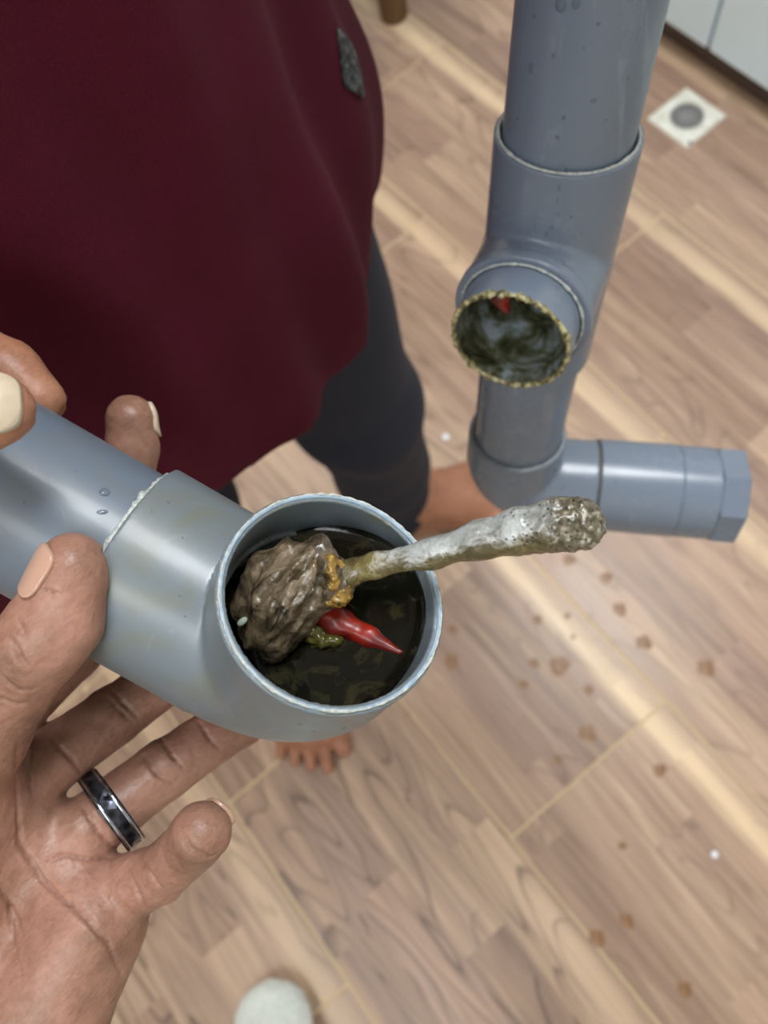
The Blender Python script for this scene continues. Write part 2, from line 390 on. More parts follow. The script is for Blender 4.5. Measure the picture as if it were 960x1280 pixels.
tag(bm_obj('worktop', bm, mat_simple('worktop_stone', rgb(90, 86, 84), 0.25), None, False, (0, YD, 0.861)), 'dark stone worktop lying on the white base cabinets', 'worktop')

# floor drain
PL = Mat('white_drain_plate'); pn = PL.noise(PL.coord(), 40, 4); PL.set(col=PL.ramp(pn, [(0.4, rgb(228, 230, 222)), (0.75, rgb(200, 200, 182))]), rough=0.3)
GM = mat_simple('drain_metal', rgb(168, 168, 168), 0.35, metal=0.6)
DK = mat_simple('dark_hole', rgb(70, 66, 64), 0.8)
dc = (GR(809, 148)+GR(907.5, 145)+GR(856, 110)+GR(861, 186))/4; S = 0.0495
dr = empty('floor_drain', (dc[0], dc[1], 0), 'square white floor drain with round slotted grey grate', 'drain')
bm = bmesh.new()
pts = []
N = 64
inner = [bm.verts.new((dc[0]+0.031*math.cos(2*PI*i/N), dc[1]+0.031*math.sin(2*PI*i/N), 0.0035)) for i in range(N)]
def sq(i, s):
    a = 2*PI*i/N; c, s_ = math.cos(a), math.sin(a); k = s/max(abs(c), abs(s_)); return (dc[0]+c*k, dc[1]+s_*k)
mid = [bm.verts.new((*sq(i, S-0.003), 0.0035)) for i in range(N)]; out = [bm.verts.new((*sq(i, S), 0.0004)) for i in range(N)]
low = [bm.verts.new((dc[0]+0.031*math.cos(2*PI*i/N), dc[1]+0.031*math.sin(2*PI*i/N), 0.0006)) for i in range(N)]
for A, B in ((low, inner), (inner, mid), (mid, out)):
    for i in range(N): j = (i+1) % N; bm.faces.new((A[i], A[j], B[j], B[i]))
bm_obj('frame', bm, PL, dr, False)
bm = bmesh.new(); lathe(bm, (dc[0], dc[1], 0.0002), (0, 0, 1), [(0.0, 0.031), (0.0006, 0.031), (0.0006, 0)], 40); bm_obj('sump', bm, DK, dr, False)
bm = bmesh.new()
for r0, r1 in ((0.0, 0.006), (0.0105, 0.0135), (0.018, 0.021), (0.0255, 0.0305)):
    lathe(bm, (dc[0], dc[1], 0.001), (0, 0, 1), [(0, r0), (0, r1), (0.002, r1), (0.002, r0)] if r0 > 0 else [(0, 0), (0, r1), (0.002, r1), (0.002, 0)], 48)
for i in range(16):
    a = 2*PI*i/16; q = Matrix.Translation((dc[0], dc[1], 0.002)) @ Matrix.Rotation(a, 4, 'Z')
    r = bmesh.ops.create_cube(bm, size=1, matrix=q @ Matrix.Translation((0.0165, 0, 0)) @ Matrix.Diagonal((0.024, 0.0028, 0.0018, 1)))
bm_obj('grate', bm, GM, dr, False)
b_ = GR(861, 181); bm = bmesh.new(); lathe(bm, (b_[0], b_[1]+0.002, 0.0036), (0, 0, 1), [(0, 0.0035), (0.0008, 0.0035), (0.001, 0)], 16)
bm_obj('screw', bm, DK, dr)

# wooden furniture leg at the top edge of the frame
q = GR(493, 20); bm = bmesh.new()
lathe(bm, (q[0], q[1], 0.0005), (0, 0, 1), [(0, 0), (0, 0.026), (0.004, 0.029), (0.3, 0.034), (0.62, 0.036), (0.62, 0)], 32)
WL = Mat('brown_wood'); wn_ = WL.noise(WL.mapping(WL.coord(), (40, 40, 4)), 1, 5); WL.set(col=WL.ramp(wn_, [(0.3, rgb(92, 66, 38)), (0.7, rgb(118, 88, 54))]), rough=0.5)
st = empty('wooden_stool', (q[0]-0.2, q[1]-0.12, 0), 'brown wooden stool leg standing at the top edge behind the maroon shirt', 'stool')
bm_obj('leg', bm, WL, st)
for dx, dy in ((-0.33, 0), (0, -0.3), (-0.33, -0.3)):
    bm = bmesh.new(); lathe(bm, (q[0]+dx, q[1]+dy, 0.0005), (0, 0, 1), [(0, 0), (0, 0.026), (0.004, 0.029), (0.3, 0.034), (0.62, 0.036), (0.62, 0)], 32); bm_obj('leg', bm, WL, st)
bm = bmesh.new(); box(bm, (q[0]-0.375, q[1]-0.345, 0.615), (q[0]+0.045, q[1]+0.045, 0.65), 0.01); bm_obj('seat', bm, WL, st, False)

# drips on the floor
DR = Mat('dirty_drip'); DR.set(rough=0.4, spec=0.4)
DRN = DR.noise(DR.coord(), 90, 3); DR.set(col=DR.ramp(DRN, [(0.35, rgb(122, 88, 58)), (0.65, rgb(150, 114, 82))]))
DL = ['largest orange brown drip just right of the elbow opening', 'small brown drip left of the big wet patch below the bone', 'large squarish brown wet patch below the bone end', 'small brown drip just under the squarish wet patch', 'dark brown drip on the streaked tile above the cross joint', 'small pale drip below the dark drip near the cross joint', 'small drip high under the bone end, beside the pale streak', 'tiny drip under the bone end, next to the pale streak', 'brown drip below the end of the far pipe coupling', 'brown drip below the middle of the coupling', 'dark brown drip between coupling and cross joint', 'large brown drip farthest out towards the right edge', 'lone brown drip on the tile below the cross joint', 'right one of the paired brown drips near the long joint', 'left one of the paired brown drips lying on the long joint', 'brown drip nearest the bottom edge of the floor', 'small drip beside the grey grain mark above the cross joint', 'thin brown drip on the brown tile below the bone', 'tiny faint drip in the middle of the pinkish tile', 'tiny drip just above the largest orange brown drip', 'small drip under the screw cap of the far pipe', 'brown drip closest below the knobbly bone end']
drips = [(565, 827, 10), (668, 829, 6), (700, 831, 13), (655, 855, 6), (735, 916, 10), (697, 950, 5), (709, 770, 4), (716, 796, 3), (758, 722, 8), (775, 762, 8), (805, 803, 9), (883, 835, 10), (825, 962, 8), (784, 1151, 8), (747, 1173, 9), (856, 1237, 8), (736, 862, 6), (672, 775, 6), (778, 1057, 5), (566, 787, 6), (885, 628, 6), (712, 700, 8)]
for i, (x, y, r) in enumerate(drips):
    c = GR(x, y); rr = r*1.1/F*1.05; n = 20; bm = bmesh.new(); rings = []
    ph = random.uniform(0, 6)
    for f, hgt in ((1.0, 0.0), (0.9, 0.00015), (0.5, 0.0003)):
        rings.append([bm.verts.new((c[0]+rr*f*math.cos(2*PI*k/n)*(1+0.18*math.sin(2*2*PI*k/n+ph)+0.1*math.sin(3*2*PI*k/n+ph*2)), c[1]+rr*f*math.sin(2*PI*k/n)*(1+0.15*math.sin(3*2*PI*k/n+ph)), 0.0001+hgt)) for k in range(n)])
    top = bm.verts.new((c[0], c[1], 0.00045))
    for A, B in zip(rings, rings[1:]):
        for k in range(n): bm.faces.new((A[k], A[(k+1) % n], B[(k+1) % n], B[k]))
    for k in range(n): bm.faces.new((rings[-1][k], rings[-1][(k+1) % n], top))
    o = bm_obj('water_drip', bm, DR, None, True, (c[0], c[1], 0.0002))
    tag(o, DL[i], 'drip', 'dirty water drips on the floor')
CR = mat_simple('white_glint', rgb(235, 238, 245), 0.15)  # lamp glints on the floor, modelled as small white domes
for (x, y, r, lab) in ((557, 547, 5, 'tiny white lamp glint, shaped as a dome, on the floor between trouser leg and far pipe'), (893, 1068, 4, 'tiny white lamp glint, shaped as a dome, on the floor near the right edge')):
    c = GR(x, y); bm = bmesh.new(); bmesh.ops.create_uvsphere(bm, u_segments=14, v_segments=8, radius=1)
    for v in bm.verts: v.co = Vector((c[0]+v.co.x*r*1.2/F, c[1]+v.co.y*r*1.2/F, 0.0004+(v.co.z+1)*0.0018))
    tag(bm_obj('floor_glint', bm, CR, None, True, (c[0], c[1], 0.0004)), lab, 'glint')

# ---------------------------------------------------------------- near pipe: elbow full of dirty water
a_n = np.array([-0.863, -0.505, -0.065]); a_n /= np.linalg.norm(a_n)
n_n = np.array([0.33, -0.45, -0.83]); n_n -= a_n*(n_n @ a_n); n_n /= np.linalg.norm(n_n)
Cr = K(418, 746, 0.1835); On = Cr-0.043*n_n
near = empty('elbow_pipe', C2W(On), 'grey pipe with open elbow full of dark water, held by the ringed hand', 'pipe')
v = Vol(np.minimum(On, On+a_n*0.055)-0.05, np.maximum(Cr, On)+0.045, 0.0006)
v.lo; RO, RI = 0.0283, 0.0258
arc = [On+a_n*0.022*(1-math.sin(t))+n_n*0.022*(1-math.cos(t)) for t in np.linspace(0, PI/2, 7)]
v.cyl(On+a_n*0.054, On+a_n*0.018, RO)
v.cyl(On+n_n*0.018, Cr, RO)
for p, q_ in zip(arc, arc[1:]): v.cone(p, q_, RO-0.0002, RO-0.0002, 0.001)
v.cyl(On+a_n*0.075, On+a_n*0.028, 0.0253, op='s')
v.cyl(On+n_n*0.026, Cr+n_n*0.02, RI, op='s'); trim(v, Cr, n_n)
v.cyl(On+a_n*0.030, On+a_n*0.018, 0.0225, op='s')
for p, q_ in zip(arc, arc[1:]): v.cone(p, q_, 0.0235, 0.0235, 0.001, 's')
v.cyl(On+n_n*0.018, On+n_n*0.028, 0.0245, op='s')
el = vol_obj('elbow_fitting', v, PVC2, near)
bm = bmesh.new()
lathe(bm, C2W(On+a_n*0.030), D2W(a_n), [(0.0, 0.0225), (0.0, 0.0249), (0.235, 0.0249), (0.235, 0.0225), (0.0, 0.0225)], 96)
npipe = bm_obj('pipe', bm, PVC, near); autosmooth(npipe)
def glue_ring(name, c, d, r, th, parent, a0=0, a1=2*PI, n=150, amp=1.0, seed=0, mat=GLUE):
    bm = bmesh.new(); d = Vector(d).normalized(); q = d.to_track_quat('Z', 'Y'); rings = []
    c = Vector(c)
    full = a1-a0 > 6.2
    for i in range(n if full else n+1):
        a = a0+(a1-a0)*i/n; rad = Vector((math.cos(a), math.sin(a), 0)); P = c+q @ (rad*r)
        t = th*(0.55+amp*abs(noise.noise(Vector((math.cos(a)*7, math.sin(a)*7, seed))))+0.5*amp*abs(noise.noise(Vector((math.cos(a)*28, math.sin(a)*28, seed)))))
        if not full: t *= max(0.05, math.sin(PI*i/n))**0.4
        ring = []
        for k in range(6):
            b = 2*PI*k/6; ring.append(bm.verts.new(P+(q @ rad)*math.cos(b)*t*0.7+d*math.sin(b)*t))
        rings.append(ring)
    for A, B in zip(rings, rings[1:]+([rings[0]] if full else [])):
        for k in range(6): bm.faces.new((A[k], A[(k+1) % 6], B[(k+1) % 6], B[k]))
    return bm_obj(name, bm, mat, parent)
glue_ring('glue_bead', C2W(On+a_n*0.0545), D2W(a_n), 0.0254, 0.0011, near, amp=1.6, seed=2)['label'] = 'whitish cracked glue bead around the joint'
RIMM = Mat('scraped_rim'); rn = RIMM.noise(RIMM.coord(), 500, 4); RIMM.set(col=RIMM.ramp(rn, [(0.35, rgb(136, 158, 178)), (0.65, rgb(154, 176, 194))]), rough=0.35, normal=RIMM.bump(rn, 0.4, 0.0004))
glue_ring('sawn_rim', C2W(Cr), D2W(n_n), (RO+RI)/2, 0.0013, near, amp=0.35, seed=5, n=220, mat=RIMM)['label'] = 'pale rough sawn rim of the opening'
rimf = glue_ring('rim_shavings', C2W(Cr+n_n*0.0006), D2W(n_n), (RO+RI)/2+0.0003, 0.00035, near, amp=2.2, seed=9, n=240)

# water in the elbow: level surface inside the bore
WT = Mat('dirty_water'); wc = WT.coord()
wn1 = WT.noise(wc, 70, 6, 0.65, 2.0); wn2 = WT.noise(WT.mapping(wc, (60, 160, 60)), 1, 5, 0.6, 2.5)
WT.set(col=WT.mix(WT.ramp(wn1, [(0.5, 0.0), (0.8, 0.6)]), rgb(14, 15, 10), rgb(78, 74, 46)), rough=WT.ramp(wn2, [(0.35, 0.03), (0.7, 0.14)]), spec=0.3, normal=WT.bump(wn1, 0.12, 0.0005))
up = -D2W((0, 0, 0))+np.array([0, 0, 1.0]); Wc = C2W(Cr-n_n*0.0195); nW = D2W(n_n)
bm = bmesh.new(); q = Vector(nW).to_track_quat('Z', 'Y'); rings = []; NR = 14; NS = 72
ctr = bm.verts.new(Vector(Wc))
for k in range(1, NR+1):
    ring = []
    for i in range(NS):
        a = 2*PI*i/NS; p = Vector(Wc)+q @ Vector((math.cos(a), math.sin(a), 0))*(RI-0.0002)*k/NR
        # slide along the bore until level
        t = (Wc[2]-p.z)/nW[2]; p = p+Vector(nW)*t
        p.z += 0.0003*noise.noise(p*300)*(1-k/NR)+(0.0009*max(0, (k-NR+1)))
        ring.append(bm.verts.new(p))
    rings.append(ring)
for i in range(NS): bm.faces.new((ctr, rings[0][i], rings[0][(i+1) % NS]))
for A, B in zip(rings, rings[1:]):
    for i in range(NS): bm.faces.new((A[i], B[i], B[(i+1) % NS], A[(i+1) % NS]))
wat = bm_obj('dirty_water', bm, WT, None, True, Wc)
tag(wat, 'dark murky water standing inside the open grey elbow', 'water', kind='stuff')

# bone with meat
BN = Mat('old_bone'); bc = BN.coord('Object')
bonex = BN.n('ShaderNodeSeparateXYZ', {'Vector': BN.coord('Generated')})
n1 = BN.noise(bc, 150, 6, 0.72, 0.6); n2 = BN.noise(bc, 520, 4, 0.6)
vo = BN.n('ShaderNodeTexVoronoi', {'Vector': bc, 'Scale': 760}).outputs['Distance']
# meat material
MT = Mat('sodden_meat'); mc = MT.coord(); mn = MT.noise(mc, 120, 7, 0.7, 1.2); mn2 = MT.noise(mc, 420, 5, 0.6)
MT.set(col=MT.ramp(mn, [(0.3, rgb(32, 27, 18)), (0.44, rgb(72, 61, 44)), (0.56, rgb(108, 94, 74)), (0.66, rgb(130, 116, 98)), (0.76, rgb(128, 106, 46))]), rough=MT.ramp(mn2, [(0.4, 0.15), (0.65, 0.45)]), spec=0.5, coat=0.4, coatr=0.08, normal=MT.bump(mn2, 0.5, 0.0008))
BNL = [(K(425, 722, 0.1905), 0.0028), (K(470, 706, 0.1865), 0.0028), (K(540, 692, 0.181), 0.0033), (K(600, 675, 0.177), 0.0041), (K(650, 664, 0.1745), 0.0049), (K(695, 656, 0.172), 0.0054), (K(722, 655, 0.171), 0.0050)]
lo = np.min([p[0] for p in BNL], 0)-0.012; hi = np.max([p[0] for p in BNL], 0)+0.012
v = Vol(lo, hi, 0.0004); v.chain(BNL, 0.003)
v.cone(K(710, 640, 0.172), K(733, 643, 0.172), 0.0026, 0.0026, 0.003); v.cone(K(716, 671, 0.172), K(735, 668, 0.172), 0.0024, 0.0022, 0.003)
v.ell(K(716, 648, .1705), np.eye(3), (.0035, .0030, .0030), .002); v.ell(K(728, 664, .171), np.eye(3), (.0030, .0028, .0030), .002); v.cone(K(445, 712, 0.1885), K(425, 722, 0.1895), 0.0029, 0.0040, 0.002)
b0 = C2W(BNL[0][0]); b1 = C2W(BNL[-1][0]); bdir = (b1-b0); bl = np.linalg.norm(bdir); bdir /= bl
bone = empty('chicken_bone', b0, 'brown and white chicken leg bone with meat sticking out of the elbow opening', 'bone')
# local frame along the shaft so the material can fade with the length
zq = Vector(bdir).to_track_quat('X', 'Z').to_matrix(); zq = np.array(zq)
def bone_disp(V, Q):
    N = vnormals(V, Q); out = V.copy()
    for i in range(len(V)):
        t = float((V[i]-b0) @ bdir)/bl; w_ = 0.00016+0.0007*max(0, t-0.75)/0.25
        p = Vector(V[i])
        out[i] += N[i]*(w_*noise.fractal(p*300, 0.6, 2, 3)+0.0002*noise.noise(p*110))
    return out
V, Q = v.mesh(); V = V @ MC+CAM
if vol_sign(V, Q) < 0: Q = Q[:, ::-1]
V = bone_disp(V, Q); L = (V-b0) @ zq         # local coordinates, x along the shaft
sx = BN.n('ShaderNodeSeparateXYZ', {'Vector': bc}); t_ = BN.math('DIVIDE', sx.outputs[0], float(bl)); yy = sx.outputs[1]; zz = sx.outputs[2]
tn = BN.math('ADD', t_, BN.math('MULTIPLY', BN.math('SUBTRACT', n1, 0.5), 0.5))
brown = BN.ramp(n1, [(0.3, rgb(46, 42, 24)), (0.5, rgb(92, 82, 48)), (0.68, rgb(136, 126, 80))])
white = BN.ramp(n1, [(0.3, rgb(110, 112, 104)), (0.5, rgb(158, 162, 160)), (0.7, rgb(190, 196, 198))])
dark = BN.ramp(n2, [(0.35, rgb(48, 44, 34)), (0.55, rgb(106, 98, 78)), (0.7, rgb(170, 172, 160))])
SIDE = BN.n('ShaderNodeVectorMath', {0: BN.n('ShaderNodeNewGeometry').outputs['Normal'], 1: tuple(float(x) for x in -D2W((0.15, 1.0, 0.12)))}, operation='DOT_PRODUCT').outputs['Value']
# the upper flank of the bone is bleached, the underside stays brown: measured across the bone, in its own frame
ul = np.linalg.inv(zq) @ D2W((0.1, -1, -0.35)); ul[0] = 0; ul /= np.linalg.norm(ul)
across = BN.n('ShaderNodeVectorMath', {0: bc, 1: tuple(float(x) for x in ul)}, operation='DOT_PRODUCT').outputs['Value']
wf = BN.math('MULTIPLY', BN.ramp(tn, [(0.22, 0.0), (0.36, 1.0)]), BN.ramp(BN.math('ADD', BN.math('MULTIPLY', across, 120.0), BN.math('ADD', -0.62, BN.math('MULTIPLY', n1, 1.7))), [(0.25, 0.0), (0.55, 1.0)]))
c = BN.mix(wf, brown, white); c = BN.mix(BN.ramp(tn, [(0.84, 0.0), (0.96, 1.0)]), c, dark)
pores = BN.math('MULTIPLY', BN.ramp(vo, [(0.15, 1.0), (0.30, 0.0)]), BN.ramp(tn, [(0.62, 0.0), (0.8, 1.0)]))
c = BN.mix(BN.math('MULTIPLY', pores, 0.85), c, rgb(34, 32, 26))
BN.set(col=c, rough=0.3, spec=0.6, coat=0.4, coatr=0.1, normal=BN.bump(BN.math('SUBTRACT', n2, BN.math('MULTIPLY', pores, 1.0)), 0.5, 0.0008))
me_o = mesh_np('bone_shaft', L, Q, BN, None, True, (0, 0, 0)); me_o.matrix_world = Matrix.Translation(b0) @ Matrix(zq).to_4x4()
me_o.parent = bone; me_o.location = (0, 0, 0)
EY = Mat('yellow_marrow'); yn = EY.noise(EY.coord(), 500, 3); EY.set(col=EY.ramp(yn, [(0.3, rgb(120, 96, 40)), (0.7, rgb(184, 160, 92))]), rough=0.3)
v = Vol(K(734, 645, 0.172)-0.006, K(734, 645, 0.172)+0.006, 0.0003); v.cone(K(731, 646, 0.1705), K(734, 660, 0.1705), 0.0019, 0.0013, 0.001); vol_obj('marrow', v, EY, bone, disp=noise_disp(0.0004, 600))
FB = D2W(K(405, 670, .19)-K(325, 820, .196)); FB /= np.linalg.norm(FB)
def meat_disp(V, Q):
    N = vnormals(V, Q); out = V.copy()
    for i in range(len(V)):
        t = float(V[i] @ FB); p = Vector(V[i]-FB*t*0.82)
        r = noise.ridged_multi_fractal(p*150, 0.9, 2.0, 3, 0.9, 2.0)-1.0
        out[i] += N[i]*(0.0011*r+0.0016*noise.noise(Vector(V[i])*95)+0.0004*noise.noise(Vector(V[i])*520))
    return out
# meat lump: torn sheets lying in the mouth
v = Vol(K(290, 650, 0.185)-0.004, K(440, 850, 0.215)+0.006, 0.0005)
meat = [((402, 676), (392, 715), .188, 2.2, 6.0), ((392, 715), (350, 745), .189, 6.5, 7.5), ((350, 745), (335, 790), .193, 7.5, 6.0), ((335, 790), (328, 815), .196, 4.8, 2.4), ((380, 735), (415, 735), .189, 6.5, 4.6), ((395, 700), (418, 722), .189, 4.0, 4.2), ((330, 705), (318, 760), .196, 3.6, 5.5), ((365, 778), (342, 808), .195, 3.6, 2.2), ((360, 690), (335, 715), .193, 4, 4), ((400, 755), (368, 778), .193, 3.0, 3.8)]
for (p, q_, z, ra, rb) in meat: v.cone(K(*p, z), K(*q_, z+0.001), ra/1000, rb/1000, 0.0035)
for (p, q_) in (((385, 690), (340, 790)), ((372, 683), (322, 745)), ((408, 700), (385, 768)), ((356, 715), (318, 780))):
    z = 0.183; v.cone(K(*p, z), K(*q_, z+0.003), 0.0012, 0.0014, 0.0015, 's')
vol_obj('meat', v, MT, bone, disp=meat_disp)['label'] = 'grey brown torn lump of sodden meat'
FT = Mat('yellow_fat'); fn = FT.noise(FT.coord(), 300, 5); FT.set(col=FT.ramp(fn, [(0.3, rgb(92, 68, 22)), (0.65, rgb(150, 118, 46))]), rough=0.2, coat=0.6, sss=0.2, sss_s=0.002)
v = Vol(K(395, 680, 0.18)-0.002, K(440, 765, 0.2)+0.002, 0.0004)
v.cone(K(422, 704, .187), K(427, 745, .188), 0.0014, 0.0026, 0.001); v.cone(K(427, 745, .187), K(412, 752, .187), 0.0022, 0.0012, 0.001); v.cone(K(414, 700, .1845), K(418, 730, .1845), 0.0012, 0.0014, 0.001)
vol_obj('fat', v, FT, bone, disp=noise_disp(0.0009, 400, 3))
PB = mat_simple('pale_bead', rgb(150, 160, 146), 0.12, sss=0.2, sss_s=0.002)
bm = bmesh.new()
for (x, y, z, r, e) in ((303, 777, .1885, 0.9, 1.7), (321, 806, .190, 0.85, 1.3), (328, 780, .190, 0.5, 1.4)):
    rr = bmesh.ops.create_uvsphere(bm, u_segments=14, v_segments=10, radius=1)['verts']; c = C2W(K(x, y, z))
    for v_ in rr: v_.co = Vector(c)+Vector((v_.co.x*r, v_.co.y*r*e, v_.co.z*r))*0.001
bm_obj('pale_scrap', bm, PB, bone)

# chilli piece lying in the water
CH = Mat('red_chilli'); cn = CH.noise(CH.coord(), 130, 4); CH.set(col=CH.ramp(cn, [(0.35, rgb(72, 10, 6)), (0.6, rgb(142, 28, 12))]), rough=0.38, coat=0.1, coatr=0.1)
def on_water(px, py, lift=0.0):
    d = D2W(K(px, py, 1)); t = (Wc[2]+lift-CAM[2])/d[2]; return MC @ (d*t)
v = Vol(on_water(440, 790)-0.02, on_water(440, 790)+0.022, 0.0004)
pa, pb, pc, pd = on_water(392, 766, .0012), on_water(422, 777, .0004), on_water(460, 795, -.0006), on_water(501, 815, 0.0)
v.chain([(pa, 0.0026), (pb, 0.0036), (pc, 0.0025), (pd, 0.0009)], 0.002)
ch = vol_obj('chilli_piece', v, CH, None, disp=noise_disp(0.0005, 180)); tag(ch, 'long red chilli piece lying in the dark water of the elbow', 'chilli')
YF = mat_simple('olive_scrap', rgb(74, 70, 26), 0.3, coat=0.4)
v = Vol(on_water(405, 798)-0.01, on_water(405, 798)+0.01, 0.0005); v.cone(on_water(395, 795), on_water(420, 802), 0.003, 0.002, 0.001); v.cone(on_water(395, 795), on_water(402, 806), 0.003, 0.0015, 0.001)
tag(vol_obj('vegetable_scrap', v, YF, None, disp=noise_disp(0.0012, 250, 3)), 'olive yellow scrap floating under the red chilli', 'food scrap')

# ---------------------------------------------------------------- far pipe assembly
d1 = np.array([0.04, 0.54, 0.84]); d1 /= np.linalg.norm(d1); P0 = np.array([0.068, -0.168, 0.253])
Ot = P0+0.102*d1; nb = np.array([-0.38, 0.79, -0.48]); nb -= d1*(nb @ d1); nb /= np.linalg.norm(nb)
Oe = P0+0.271*d1; d2 = np.array([1, 0.09, -0.10]); d2 -= d1*(d2 @ d1); d2 /= np.linalg.norm(d2)
far = empty('branched_drain_pipe', C2W(Oe), 'long grey pipe with tee, slimy open branch, bottom elbow and end cap on the right', 'pipe')
def tube(name, a, d, L_, ro, ri, mat, parent, prof=None):
    bm = bmesh.new(); lathe(bm, C2W(a), D2W(d), prof or [(0, ri), (0, ro-0.0004), (0.0004, ro), (L_-0.0004, ro), (L_, ro-0.0004), (L_, ri), (0, ri)], 96)
    o = bm_obj(name, bm, mat, parent); autosmooth(o); return o
up_pipe = tube('upright_pipe', P0-d1*0.18, d1, 0.18+0.065, 0.0249, 0.0225, PVC3, far)
tube('lower_pipe', P0+d1*0.135, d1, 0.108, 0.0249, 0.0225, PVC3, far)
lipt = P0+d1*0.045; lowt = P0+d1*0.157
v = Vol(np.minimum(np.minimum(lipt, lowt), Ot+nb*0.04)-0.034, np.maximum(np.maximum(lipt, lowt), Ot+nb*0.04)+0.034, 0.0007)
v.cyl(lipt, lowt, 0.0281); v.cyl(Ot, Ot+nb*0.040, 0.0281, 0.002); v.cyl(Ot+nb*0.0345, Ot+nb*0.040, 0.0290, 0.0008)
v.cyl(lipt-d1*.003, lipt+d1*.022, 0.0254, op='s'); v.cyl(lipt-d1*.003, lowt+d1*.003, 0.0235, op='s'); v.cyl(lowt+d1*.003, lowt-d1*.022, 0.0254, op='s')
v.cyl(Ot, Ot+nb*0.043, 0.0235, op='s'); v.cyl(Ot+nb*0.02, Ot+nb*0.043, 0.0253, op='s')
vol_obj('tee_fitting', v, PVC3, far)
BI = Mat('slimy_bore'); bn = BI.noise(BI.coord(), 55, 5, 0.6, 1.0); bn2 = BI.noise(BI.coord(), 300, 4)
BI.set(col=BI.ramp(bn, [(0.34, rgb(40, 42, 34)), (0.46, rgb(86, 88, 62)), (0.54, rgb(124, 130, 118)), (0.62, rgb(168, 182, 194))]), rough=0.2, coat=0.5, coatr=0.08, normal=BI.bump(bn2, 0.3, 0.0008))
stub = tube('branch_pipe', Ot+nb*0.022, nb, 0.0335, 0.0249, 0.0232, PVC3, far)
bm = bmesh.new(); lathe(bm, C2W(Ot+nb*0.0555), D2W(nb), [(0, 0.0231), (-0.02, 0.0231), (-0.045, 0.0229), (-0.066, 0.0229), (-0.072, 0.018), (-0.075, 0)], 64)
bore = bm_obj('slime_lining', bm, BI, far); bore['label'] = 'dark olive slime lining inside the open branch'
CRU = Mat('grease_crust'); cn2 = CRU.noise(CRU.coord(), 420, 4); CRU.set(col=CRU.ramp(cn2, [(0.35, rgb(70, 66, 40)), (0.5, rgb(134, 126, 84)), (0.68, rgb(196, 190, 150))]), rough=0.4, normal=CRU.bump(cn2, 0.6, 0.001))
glue_ring('grease_crust', C2W(Ot+nb*0.0557), D2W(nb), 0.0240, 0.00145, far, amp=1.5, seed=4, n=200, mat=CRU)['label'] = 'crumbly yellow brown crust around the branch mouth'
glue_ring('glue_bead', C2W(Ot+nb*0.040), D2W(nb), 0.0258, 0.0009, far, amp=1.3, seed=7)
glue_ring('glue_bead', C2W(lipt), D2W(d1), 0.0264, 0.0010, far, amp=1.0, seed=8)
v = Vol(K(628, 388, .31)-0.012, K(628, 388, .31)+0.03, 0.0006)
mo = Ot+nb*0.0545
qa = mo+np.array([-0.0035, -0.0165, -0.008]); 
rr_ = K(640, 378, 1); rr_ /= np.linalg.norm(rr_)
# red scrap stuck to the inner wall just behind the rim
ax1 = np.cross(nb, d1); wallp = lambda ang, s, r=0.0222: Ot+nb*s+r*(math.cos(ang)*(-d1)+math.sin(ang)*ax1)
def miss(a_):
    q = wallp(a_, .0515, .0175); return abs(F*q[0]/q[2]+480-626)+abs(F*q[1]/q[2]+640-386)
best = min((miss(a_), a_) for a_ in np.linspace(0, 2*PI, 360))[1]
v = Vol(wallp(best, .05)-0.018, wallp(best, .05)+0.018, 0.0004)
v.cone(wallp(best, .0515, .0192), wallp(best+.04, .0500, .0110), 0.0038, 0.0013, 0.001); v.cone(wallp(best+0.13, .0515, .0196), wallp(best+.05, .0500, .0165), 0.0020, 0.0012, 0.001)
tag(vol_obj('chilli_scrap', v, CH, None, disp=noise_disp(0.0004, 200)), 'small red chilli scrap stuck inside the slimy branch mouth', 'chilli')
# bottom elbow
v = Vol(np.minimum(Oe-d1*0.05, Oe)-0.034, np.maximum(Oe+d2*0.055, Oe)+0.034, 0.0007)
arc = [Oe-d1*0.024*(1-math.sin(t))+d2*0.024*(1-math.cos(t)) for t in np.linspace(0, PI/2, 7)]
v.cyl(Oe-d1*0.045, Oe-d1*0.02, 0.0279); v.cyl(Oe+d2*0.02, Oe+d2*0.050, 0.0270)
for p, q_ in zip(arc, arc[1:]): v.cone(p, q_, 0.0272, 0.0270, 0.001)
v.cyl(Oe-d1*0.048, Oe-d1*0.024, 0.0252, op='s')
vol_obj('elbow_fitting', v, PVC3, far)
glue_ring('glue_bead', C2W(Oe-d1*0.045), D2W(d1), 0.0262, 0.0007, far, amp=0.7, seed=11)
tube('coupling', Oe+d2*0.0505, d2, 0.05, 0.028, 0, PVC3, far, [(0, 0), (0, 0.0262), (0.0006, 0.0262), (0.0012, 0.0281), (0.046, 0.0285), (0.0468, 0.0285), (0.0475, 0.0277), (0.0475, 0)])
tube('cleanout_collar', Oe+d2*0.098, d2, 0.03, 0.028, 0, PVC3, far, [(0, 0), (0, 0.0276), (0.0006, 0.0281), (0.021, 0.0281), (0.022, 0.0272), (0.022, 0)])
bm = bmesh.new(); lathe(bm, C2W(Oe+d2*0.1195), D2W(d2), [(0, 0), (0, 0.0288), (0.0008, 0.0298), (0.0145, 0.0298), (0.0155, 0.0288), (0.0155, 0.020), (0.014, 0.019), (0.014, 0)], 8)
bm_obj('cap', bm, PVC3, far, False)['label'] = 'octagonal screw cap on the pipe end'
SEAM = mat_simple('joint_stain', rgb(92, 88, 72), 0.5)
glue_ring('joint_stain', C2W(Oe+d2*0.0503), D2W(d2), 0.0270, 0.0007, far, amp=1.0, seed=13, mat=SEAM)

